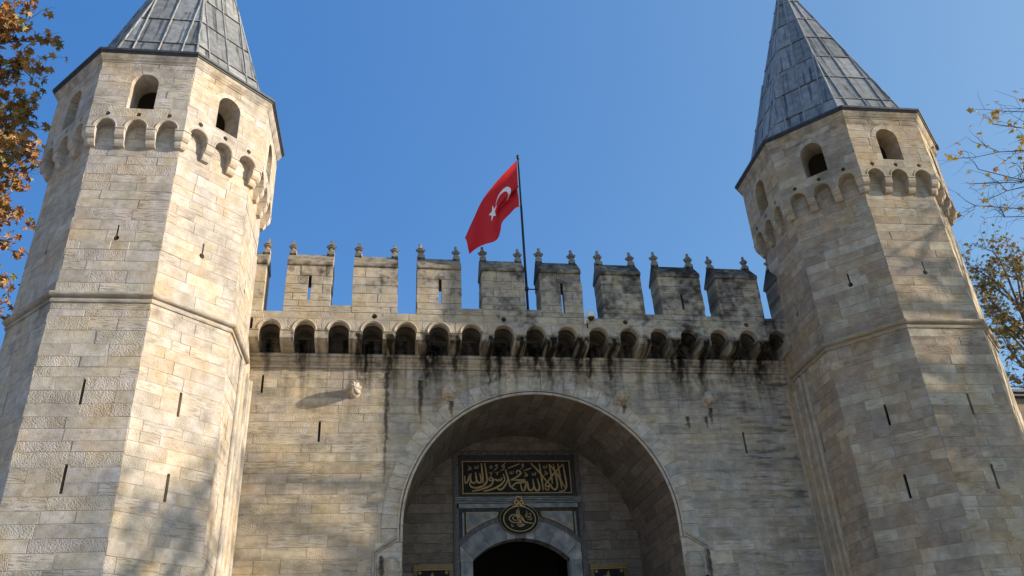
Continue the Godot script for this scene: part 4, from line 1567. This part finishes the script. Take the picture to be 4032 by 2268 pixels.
# ---------------------------------------------------------------- flag, mast, dome camera
func flag() -> void:
	var root := thing("flagpole", "slim dark flagpole rising from the battlements between two merlons", "flagpole", Vector3(-0.105, 11.66, 0.4))
	var b := B.new()
	b.tube(PackedVector3Array([Vector3(0, 0, 0), Vector3(0, 3.6, 0)]), PackedFloat32Array([0.036, 0.034]), 10)
	b.tube(PackedVector3Array([Vector3(0, 3.55, 0), Vector3(0, 5.32, 0)]), PackedFloat32Array([0.028, 0.025]), 10)
	part("pole", b, M.iron, root, true)
	b = B.new()
	b.lathe(Vector3(0, 5.3, 0), PackedVector2Array([Vector2(0.03, 0), Vector2(0.045, 0.02), Vector2(0.03, 0.05), Vector2(0.05, 0.09), Vector2(0.045, 0.13), Vector2(0.015, 0.16), Vector2(0, 0.2)]), 10)
	part("knob", b, M.iron, root, true)
	b = B.new()
	b.tube(PackedVector3Array([Vector3(-0.13, 0.82, 0), Vector3(0.33, 0.82, 0)]), PackedFloat32Array([0.018, 0.018]), 6)
	b.boxf(Vector3.ZERO, Vector3.RIGHT, UP, Vector3.BACK, Vector3(-0.05, 0.78, -0.05), Vector3(0.05, 0.86, 0.05))
	part("brace", b, M.iron, root)
	b = B.new()
	b.boxf(Vector3.ZERO, Vector3.RIGHT, UP, Vector3.BACK, Vector3(-0.11, 0.0, -0.2), Vector3(0.31, 0.025, 0.3))
	part("foot_plate", b, M.iron, root)
	# the cloth hangs from the hoist and streams out and down
	var top := [Vector2(-.03, 5.28), Vector2(-.34, 4.88), Vector2(-.82, 4.25), Vector2(-1.175, 3.69), Vector2(-1.46, 2.98), Vector2(-1.69, 2.33)]
	var bot := [Vector2(-.035, 3.57), Vector2(-.16, 3.52), Vector2(-.32, 3.34), Vector2(-.57, 3.04), Vector2(-.645, 2.71), Vector2(-.73, 2.45), Vector2(-.90, 2.28), Vector2(-1.55, 1.92)]
	var nt := 48
	var ns := 40
	var grid := []
	var uvs := []
	for i in nt + 1:
		var t := float(i) / nt
		var a := along(top, t)
		var e := along(bot, t)
		var row := []
		var ru := []
		for j in ns + 1:
			var s := float(j) / ns
			# a tight fold swallows part of the cloth near the hoist
			var fold := clampf((0.47 - t) * 6.0, 0.0, 1.0)
			var q := s
			var z := 0.0
			if fold > 0.0:
				var mid := 0.66
				var inside := clampf((s - (mid - 0.10)) / 0.24, 0.0, 1.0)
				z -= 0.20 * fold * sin(PI * inside)
				q = lerpf(s, s if inside <= 0.0 or inside >= 1.0 else (mid - 0.10) + 0.05 * inside + (0.19 * smoothstep(0.72, 1.0, inside)), fold)
			z += 0.13 * sin(t * 7.0 + s * 2.2 + 0.4) * t + 0.06 * sin(t * 15.0 - s * 5.0) * t * (0.4 + 0.6 * s)
			var p := a.lerp(e, q)
			row.append(Vector3(p.x, p.y, z))
			ru.append(Vector2(t, s))
		grid.append(row)
		uvs.append(ru)
	var st := SurfaceTool.new()
	st.begin(Mesh.PRIMITIVE_TRIANGLES)
	st.set_smooth_group(1)
	for i in nt:
		for j in ns:
			for k in [[0, 0], [1, 0], [1, 1], [0, 0], [1, 1], [0, 1]]:
				st.set_uv(uvs[i + k[0]][j + k[1]])
				st.add_vertex(grid[i + k[0]][j + k[1]])
	st.generate_normals()
	var o := MeshInstance3D.new()
	o.name = "flag"
	o.mesh = st.commit()
	var m := StandardMaterial3D.new()
	m.albedo_texture = flag_print()
	m.roughness = 0.7
	m.cull_mode = BaseMaterial3D.CULL_DISABLED
	m.backlight_enabled = true
	m.backlight = Color(0.5, 0.5, 0.5)
	o.material_override = m
	add_child(o)
	o.position = Vector3(-0.105, 11.66, 0.4)
	tag(o, "red flag with white crescent and star drooping from the mast", "flag")

func along(p: Array, t: float) -> Vector2:
	var c := Curve2D.new()
	for i in p.size():
		var d := Vector2.ZERO
		if i > 0 and i < p.size() - 1:
			d = (p[i + 1] - p[i - 1]) / 6.0
		c.add_point(p[i], -d, d)
	return c.sample_baked(c.get_baked_length() * t, true)

func flag_print() -> ImageTexture:
	var w := 600
	var h := 400
	var im := Image.create(w, h, false, Image.FORMAT_RGB8)
	var star := PackedVector2Array()
	for i in 10:
		var a := PI + TAU * i / 10.0
		star.append(Vector2(0.70, 0.485) + Vector2(cos(a), sin(a)) * (0.15 if i % 2 == 0 else 0.06))
	for y in h:
		for x in w:
			var p := Vector2(x / float(h), y / float(h))
			var c := Color(0.74, 0.012, 0.035)
			if p.x < 0.022:
				c = Color(0.85, 0.85, 0.85)
			if p.distance_to(Vector2(0.395, 0.53)) < 0.205 and p.distance_to(Vector2(0.437, 0.553)) > 0.17:
				c = Color(0.86, 0.86, 0.88)
			if Geometry2D.is_point_in_polygon(p, star):
				c = Color(0.86, 0.86, 0.88)
			im.set_pixel(x, y, c)
	return ImageTexture.create_from_image(im)

func dome_camera() -> void:
	var root := thing("dome_camera", "white dome security camera fixed to the parapet above the little arches", "camera", Vector3(1.49, 11.43, 0.9))
	var b := B.new()
	b.box(Vector3(-0.15, -0.16, -0.17), Vector3(-0.05, 0.04, -0.12))
	b.box(Vector3(-0.12, -0.11, -0.13), Vector3(-0.04, -0.04, 0.0))
	part("bracket", b, M.white_plastic, root)
	b = B.new()
	b.lathe(Vector3(0, 0, 0), PackedVector2Array([Vector2(0.1, -0.045), Vector2(0.125, -0.03), Vector2(0.13, 0.03), Vector2(0.115, 0.1), Vector2(0.07, 0.15), Vector2(0.0, 0.17)]), 20)
	part("housing", b, M.white_plastic, root, true)
	b = B.new()
	b.lathe(Vector3(0, 0, 0), PackedVector2Array([Vector2(0.0, -0.135), Vector2(0.05, -0.12), Vector2(0.085, -0.085), Vector2(0.098, -0.04)]), 20)
	part("dome", b, M.glass_black, root, true)
	b = B.new()
	b.lathe(Vector3(-0.09, -0.3, -0.1), PackedVector2Array([Vector2(0.02, 0.0), Vector2(0.02, 0.15)]), 8)
	part("cable_gland", b, M.iron, root)

func ivy() -> void:
	var root := thing("ivy_plant", "small dark green creeper hanging under the little arches near the shaded tower", "plant", Vector3(5.42, 10.55, 0.28))
	var b := B.new()
	var spots := []
	for i in 6:
		var p := limb(b, Vector3(rng.randf_range(-0.08, 0.08), 0.05, 0), Vector3(rng.randf_range(-0.22, 0.16), rng.randf_range(-0.55, 0.15), rng.randf_range(0.0, 0.12)), 0.008, 0.003, 0.1, 4)
		for q in p:
			spots.append(q)
	part("stem", b, M.bark, root)
	var lm := leaf_mesh()
	for i in 70:
		var mi := MeshInstance3D.new()
		mi.name = "leaf"
		mi.mesh = lm
		mi.material_override = M.leaf[4]
		root.add_child(mi, true)
		mi.transform = leaf_at(spots[rng.randi() % spots.size()] + Vector3(rng.randfn(), rng.randfn(), rng.randfn()) * 0.03, rng.randf_range(0.03, 0.05))

# ---------------------------------------------------------------- trees
func leaf_mesh() -> ArrayMesh:
	var b := B.new()
	var tips := [[0.0, 1.0], [0.95, 0.86], [-0.95, 0.86], [1.95, 0.62], [-1.95, 0.62]]
	tips.sort_custom(func(p, q): return p[0] < q[0])
	var rim: Array[Vector3] = []
	for i in 5:
		var a: float = tips[i][0]
		var r: float = tips[i][1]
		rim.append(Vector3(sin(a) * r, -0.22 * r, cos(a) * r))
		if i < 4:
			var m: float = (a + tips[i + 1][0]) * 0.5
			rim.append(Vector3(sin(m) * 0.42, 0.03, cos(m) * 0.42))
	for i in rim.size() - 1:
		b.tri(Vector3(0, 0, -0.05), rim[i], rim[i + 1], UP)
	b.tri(Vector3(0, 0, -0.05), rim[8], Vector3(0, -0.03, -0.3), UP)
	b.tri(Vector3(0, 0, -0.05), rim[0], Vector3(0, -0.03, -0.3), UP)
	b.tri(Vector3(-0.025, -0.02, -0.1), Vector3(0.025, -0.02, -0.1), Vector3(0, -0.12, -0.85), UP)
	return b.mesh()

func limb(b: B, p0: Vector3, p1: Vector3, r0: float, r1: float, bend: float, seg := 6) -> PackedVector3Array:
	var pts := PackedVector3Array()
	var rr := PackedFloat32Array()
	var l := p0.distance_to(p1)
	var n := clampi(int(l / 0.5), 3, 12)
	var off := Vector3(rng.randfn(), rng.randfn() * 0.5 + 0.4, rng.randfn()) * bend * l
	var off2 := Vector3(rng.randfn(), rng.randfn(), rng.randfn()) * bend * l * 0.4
	for i in n + 1:
		var t := float(i) / n
		pts.append(p0.lerp(p1, t) + off * sin(PI * t) + off2 * sin(TAU * t))
		rr.append(lerpf(r0, r1, t))
	b.tube(pts, rr, seg)
	return pts

func leaf_at(p: Vector3, size: float) -> Transform3D:
	var t := Basis.from_euler(Vector3(rng.randf_range(-1.1, 1.1), rng.randf() * TAU, rng.randf_range(-1.1, 1.1)))
	return Transform3D(t.scaled_local(Vector3.ONE * size), p)

# limbs reach from the trunk to each cluster; twigs and leaves stand round the cluster
func tree(called: String, label: String, base: Vector3, trunk: Array, clusters: Array, o: Dictionary) -> void:
	var root := thing(called, label, "tree", base)
	var bark: Material = o.get("bark", M.bark)
	var b := B.new()
	var tr: float = o.get("radius", 0.4)
	for i in trunk.size() - 1:
		limb(b, trunk[i], trunk[i + 1], tr * (1.0 - 0.22 * i), tr * (1.0 - 0.22 * (i + 1)), 0.02, 12)
	part("trunk", b, bark, root, true)
	var spots := []
	for c in clusters:
		b = B.new()
		var to: Vector3 = c[0]
		var from: Vector3 = trunk[0]
		var best := 1e9
		for i in trunk.size() - 1:
			for j in 8:
				var q: Vector3 = trunk[i].lerp(trunk[i + 1], j / 8.0)
				var d := absf(q.y - (to.y - o.get("sweep", 2.5)))
				if d < best:
					best = d
					from = q
		var main := limb(b, from, to, c[3] if c.size() > 3 else 0.07, 0.012, 0.06)
		for i in int(c[1] * o.get("twigs", 0.16)) + (14 if c.size() > 3 and c[1] < 20 else 2):
			var at: Vector3 = main[rng.randi_range(main.size() / 2, main.size() - 1)]
			var dir: Vector3 = Vector3(rng.randfn(), rng.randfn() * 0.8 + 0.25, rng.randfn()).normalized() * 0.7 + (to - from).normalized() * o.get("forward", 0.4)
			var end: Vector3 = at + dir * c[2] * rng.randf_range(0.6, 1.3)
			var tw := limb(b, at, end, 0.012, 0.004, 0.08, 4)
			spots.append(tw[tw.size() - 1])
			for k in o.get("sub", 2):
				var a2 := tw[rng.randi_range(1, tw.size() - 1)]
				var e2: Vector3 = a2 + (dir * 0.4 + Vector3(rng.randfn(), rng.randfn() + 0.3, rng.randfn()) * 0.4) * c[2] * 0.7
				var t2 := limb(b, a2, e2, 0.006, 0.003, 0.08, 3)
				for m in range(1, t2.size()):
					spots.append(t2[m])
			for m in range(1, tw.size()):
				spots.append(tw[m])
		part("branch", b, bark, root, true)
		var got := []
		for i in int(c[1] * o.get("more", 1.0)):
			var sp: Vector3 = spots[rng.randi() % spots.size()]
			got.append([sp + Vector3(rng.randfn(), rng.randfn() - 0.4, rng.randfn()) * 0.09, rng.randf_range(0.075, 0.125) * o.get("leaf", 1.0)])
		spots = []
		c.append(got)
	# leaves: the ones nearest the eye as pieces, the rest as one crown
	var leaves := []
	for c in clusters:
		for g in c[c.size() - 1]:
			leaves.append(g)
	leaves.sort_custom(func(p, q): return (p[0] + base).distance_squared_to(o.focus) < (q[0] + base).distance_squared_to(o.focus))
	var lm := leaf_mesh()
	var single: int = o.get("single", 0)
	var pal: Array = o.palette
	for i in mini(single, leaves.size()):
		var mi := MeshInstance3D.new()
		mi.name = "leaf"
		mi.mesh = lm
		mi.material_override = M.leaf[pal[rng.randi() % pal.size()]]
		root.add_child(mi, true)
		mi.transform = leaf_at(leaves[i][0], leaves[i][1])
	if leaves.size() > single:
		var mm := MultiMesh.new()
		mm.transform_format = MultiMesh.TRANSFORM_3D
		mm.use_colors = true
		mm.mesh = lm
		mm.instance_count = leaves.size() - single
		for i in range(single, leaves.size()):
			mm.set_instance_transform(i - single, leaf_at(leaves[i][0], leaves[i][1]))
			var cc: Color = M.leaf[pal[rng.randi() % pal.size()]].albedo_color.srgb_to_linear() * rng.randf_range(0.75, 1.2)
			cc.a = 1.0
			mm.set_instance_color(i - single, cc)
		var mi := MultiMeshInstance3D.new()
		mi.name = "crown"
		mi.multimesh = mm
		var m := mat(Color.WHITE, 0.6)
		m.vertex_color_use_as_albedo = true
		m.backlight_enabled = true
		m.backlight = Color(0.5, 0.5, 0.5)
		mi.material_override = m
		root.add_child(mi, true)
		mi.set_meta("kind", "stuff")

func trees() -> void:
	var base := Vector3(-18.5, 0, -1.0)
	var cl := []
	for q in [[-14.2, 20.1, 1.5, 130], [-13.9, 19.5, 1.3, 110], [-14.1, 18.4, 1.4, 170], [-13.75, 17.3, 1.2, 150], [-14.1, 16.4, 1.3, 120], [-13.75, 15.75, 1.1, 110], [-13.6, 15.6, 1.0, 50], [-16.16, 19.66, -3.0, 150], [-15.55, 19.14, -3.3, 120], [-15.3, 18.9, -3.46, 60], [-15.75, 17.67, -3.2, 150], [-15.4, 16.58, -3.47, 150], [-15.6, 15.55, -3.38, 120], [-15.45, 14.62, -3.43, 60], [-15.05, 13.78, -3.62, 34], [-16.3, 18.2, -3.2, 150], [-16.2, 16.4, -3.4, 140], [-14.7, 19.8, 1.6, 160], [-14.8, 17.6, 1.4, 150], [-16, 21.5, 0.5, 120], [-18, 22, -1, 150], [-20, 19, -2, 150], [-21, 16, 0, 150], [-17, 18, -3, 150]]:
		cl.append([Vector3(q[0], q[1], q[2]) - base, q[3], 0.62])
	for i in 26:
		cl.append([Vector3(rng.randf_range(-22.5, -16.0), rng.randf_range(7.0, 20.0), rng.randf_range(-4.0, 6.0)) - base, 240, 0.9])
	tree("plane_tree", "plane tree with dense rust and olive autumn leaves beside the sunlit tower", base, [Vector3.ZERO, Vector3(0.4, 7, 0.3), Vector3(0.6, 13, 0.8), Vector3(1.0, 19, 1.2)], cl, {"focus": Vector3(-12.6, 16, 3.5), "single": 300, "palette": [0, 1, 2, 2, 2, 2, 3, 3, 3, 5, 5], "radius": 0.45, "leaf": 1.6, "more": 1.7})
	# the large, nearly bare tree beside the shaded tower
	base = Vector3(23.5, 0, 8.1)
	cl = []
	for q in [[14.5, 15.5, 2.9, 9, .8, .06], [14.2, 16.4, 2.7, 12, .8, .05], [13.75, 16.1, 2.2, 7, .6, .04], [13.6, 15.7, 2.0, 5, .5, .03], [14.3, 17.4, 2.8, 12, .7, .04], [14.8, 17.5, 3.3, 16, .8, .05], [13.45, 14.95, 1.9, 4, .5, .03], [13.9, 14.3, 2.3, 4, .7, .04], [14.9, 16.7, 3.4, 10, .8, .05], [14.1, 15.1, 2.5, 5, .9, .04], [14.9, 14.6, 3.0, 6, .9, .05]]:
		cl.append([Vector3(q[0], q[1], q[2]) - base, q[3] * 3.2, q[4] * 1.2, q[5]])
	for i in 44:
		var a := rng.randf() * TAU
		var r := rng.randf_range(0.3, 2.6)
		cl.append([Vector3(cos(a) * r, rng.randf_range(5.0, 12.6), sin(a) * r), 150, 0.8, 0.06])
	for i in 13:
		var a := rng.randf() * TAU
		var r := rng.randf_range(0.2, 2.4)
		cl.append([Vector3(cos(a) * r, rng.randf_range(11.5, 18.0), sin(a) * r), 8, 1.2, 0.14])
	tree("plane_tree_001", "tall half bare plane tree whose thin twigs reach past the shaded tower", base, [Vector3.ZERO, Vector3(0.2, 6, -0.2), Vector3(-0.3, 10.5, -0.4), Vector3(-0.8, 14.5, -0.6)], cl, {"focus": Vector3(13.5, 16, 3), "single": 90, "palette": [0, 1, 1, 1, 3, 2], "radius": 0.55, "sub": 4, "forward": 0.7, "sweep": 4.0, "leaf": 1.45})
	# the tree further along, whose shade dapples the sunlit tower
	base = Vector3(24.0, 0, 14.0)
	cl = []
	for i in 48:
		var a := rng.randf() * TAU
		var r := rng.randf_range(0.5, 4.2)
		cl.append([Vector3(cos(a) * r, rng.randf_range(7.0, 15.0), sin(a) * r), 56, 1.0, 0.11])
	tree("plane_tree_002", "broad plane tree standing out on the forecourt, thin of leaf", base, [Vector3.ZERO, Vector3(0.3, 5, 0), Vector3(0.1, 9, 0.3), Vector3(-0.3, 13, 0.2)], cl, {"focus": Vector3(14, 16, 10), "single": 0, "palette": [0, 1, 2, 3], "radius": 0.5, "sweep": 3.5, "leaf": 1.3})
	# far tree behind
	base = Vector3(23.5, 0, -7.5)
	cl = []
	for q in [[20.3, 18.2, -6.7], [20.9, 18.7, -6.1], [21.5, 18.0, -5.6], [21.6, 16.9, -5.5], [20.5, 17.0, -6.5], [20.5, 15.6, -6.5], [20.55, 13.8, -6.5], [20.6, 12.8, -6.5], [20.4, 16.0, -6.6], [20.5, 14.7, -6.5], [20.4, 17.6, -6.5], [20.3, 10.2, -7], [20.2, 12.2, -7], [21.5, 15.5, -5.8], [21.6, 14, -5.8], [21.4, 12, -6], [22.5, 18.5, -6], [23.5, 17, -6.5], [22.5, 14.5, -7.5], [21.3, 17.6, -7.4], [21.2, 16.2, -7.2]]:
		cl.append([Vector3(q[0], q[1], q[2]) - base, 105, 0.95, 0.07])
	tree("plane_tree_003", "distant yellowing plane tree with crooked pale limbs beyond the shaded tower", base, [Vector3.ZERO, Vector3(-0.6, 7, 0.4), Vector3(-1.8, 12, 1.0), Vector3(-1.9, 16, 1.3)], cl, {"focus": Vector3(20.0, 16, -5), "single": 150, "palette": [1, 1, 1, 3, 3, 0], "radius": 0.4, "bark": M.pale_bark, "leaf": 1.25, "sub": 1})

func side_building() -> void:
	var root := thing("side_building", "sunlit stone building with dark lead eaves behind the shaded tower", "building", Vector3(17.65, 0, -9))
	var f := F.new(Vector3(0, 0, 5), Vector3.RIGHT, Vector3.BACK)
	var list := []
	var tones := [Color(0.44, 0.38, 0.29), Color(0.40, 0.33, 0.25), Color(0.36, 0.31, 0.25)]
	ashlar(list, null, f, Transform3D(Basis(), root.position), 0, 12, 8.0, 11.15, [], tones, {"mode": 0, "depth": 0.2})
	set_stones(list, "stone", M.plain, root, 120)
	var b := B.new()
	b.col = tones[1]
	b.box(Vector3(0.02, 0, -8), Vector3(12, 11.15, 4.95))
	part("wall", b, M.plain[0], root)
	b = B.new()
	b.box(Vector3(-0.25, 11.15, -8.2), Vector3(12.2, 11.27, 5.25))
	b.box(Vector3(-0.32, 11.27, -8.3), Vector3(12.3, 11.36, 5.33))
	part("eaves", b, M.lead_edge, root)
	b = B.new()
	b.tube(PackedVector3Array([Vector3(-0.2, 11.55, 5.1), Vector3(12, 11.55, 5.1)]), PackedFloat32Array([0.03, 0.03]), 6)
	for i in 13:
		b.tube(PackedVector3Array([Vector3(i * 0.9, 11.36, 5.1), Vector3(i * 0.9, 11.55, 5.1)]), PackedFloat32Array([0.02, 0.02]), 5)
	part("roof_rail", b, M.lead_edge, root)

func _ready() -> void:
	rng.seed = 4071
	# camera
	var cam := Camera3D.new()
	cam.name = "camera"
	cam.fov = 38.626
	cam.near = 0.1
	cam.far = 600.0
	cam.transform = Transform3D(Basis(UP, -0.17551) * Basis(Vector3.RIGHT, 0.50295) * Basis(Vector3.BACK, -0.05632), eye)
	add_child(cam)
	cam.current = true
	# sky and exposure
	var env := Environment.new()
	env.background_mode = Environment.BG_SKY
	var sky := Sky.new()
	var pano := PanoramaSkyMaterial.new()
	pano.panorama = sky_texture()
	sky.sky_material = pano
	env.sky = sky
	env.tonemap_mode = Environment.TONE_MAPPER_LINEAR
	env.tonemap_exposure = 1.5
	env.background_energy_multiplier = 1.0
	env.sdfgi_enabled = true
	env.ssao_enabled = true
	env.ssil_enabled = true
	var we := WorldEnvironment.new()
	we.name = "environment"
	we.environment = env
	add_child(we)
	# sun
	var sun := DirectionalLight3D.new()
	sun.name = "sun"
	sun.light_energy = 1.6
	sun.light_color = Color(1.0, 0.95, 0.87)
	sun.light_angular_distance = 0.5
	sun.shadow_enabled = true
	add_child(sun)
	sun.look_at_from_position(Vector3(92.8, 24.2, 28.4), Vector3.ZERO, UP)
	make_materials()
	# ground
	var b := B.new()
	b.quad(Vector3(-300, 0, -300), Vector3(300, 0, -300), Vector3(300, 0, 300), Vector3(-300, 0, 300), UP)
	var g := part("ground", b, grainy(Color(0.60, 0.53, 0.42), 0.95, 21, 0.04, 0.7, 0.3), self)
	g.set_meta("kind", "structure")
	gate_wall()
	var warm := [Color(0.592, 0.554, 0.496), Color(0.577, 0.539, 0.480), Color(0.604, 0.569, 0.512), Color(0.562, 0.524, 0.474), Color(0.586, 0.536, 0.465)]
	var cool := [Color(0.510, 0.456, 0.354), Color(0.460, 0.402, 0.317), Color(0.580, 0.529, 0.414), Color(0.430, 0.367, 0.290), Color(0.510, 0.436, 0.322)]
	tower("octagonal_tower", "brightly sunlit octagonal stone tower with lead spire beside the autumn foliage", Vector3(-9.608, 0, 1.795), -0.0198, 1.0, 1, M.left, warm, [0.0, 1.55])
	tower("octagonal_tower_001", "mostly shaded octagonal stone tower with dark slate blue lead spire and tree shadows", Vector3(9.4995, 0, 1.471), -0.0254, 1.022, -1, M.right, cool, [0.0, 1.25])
	portal()
	flag()
	dome_camera()
	ivy()
	trees()
	side_building()
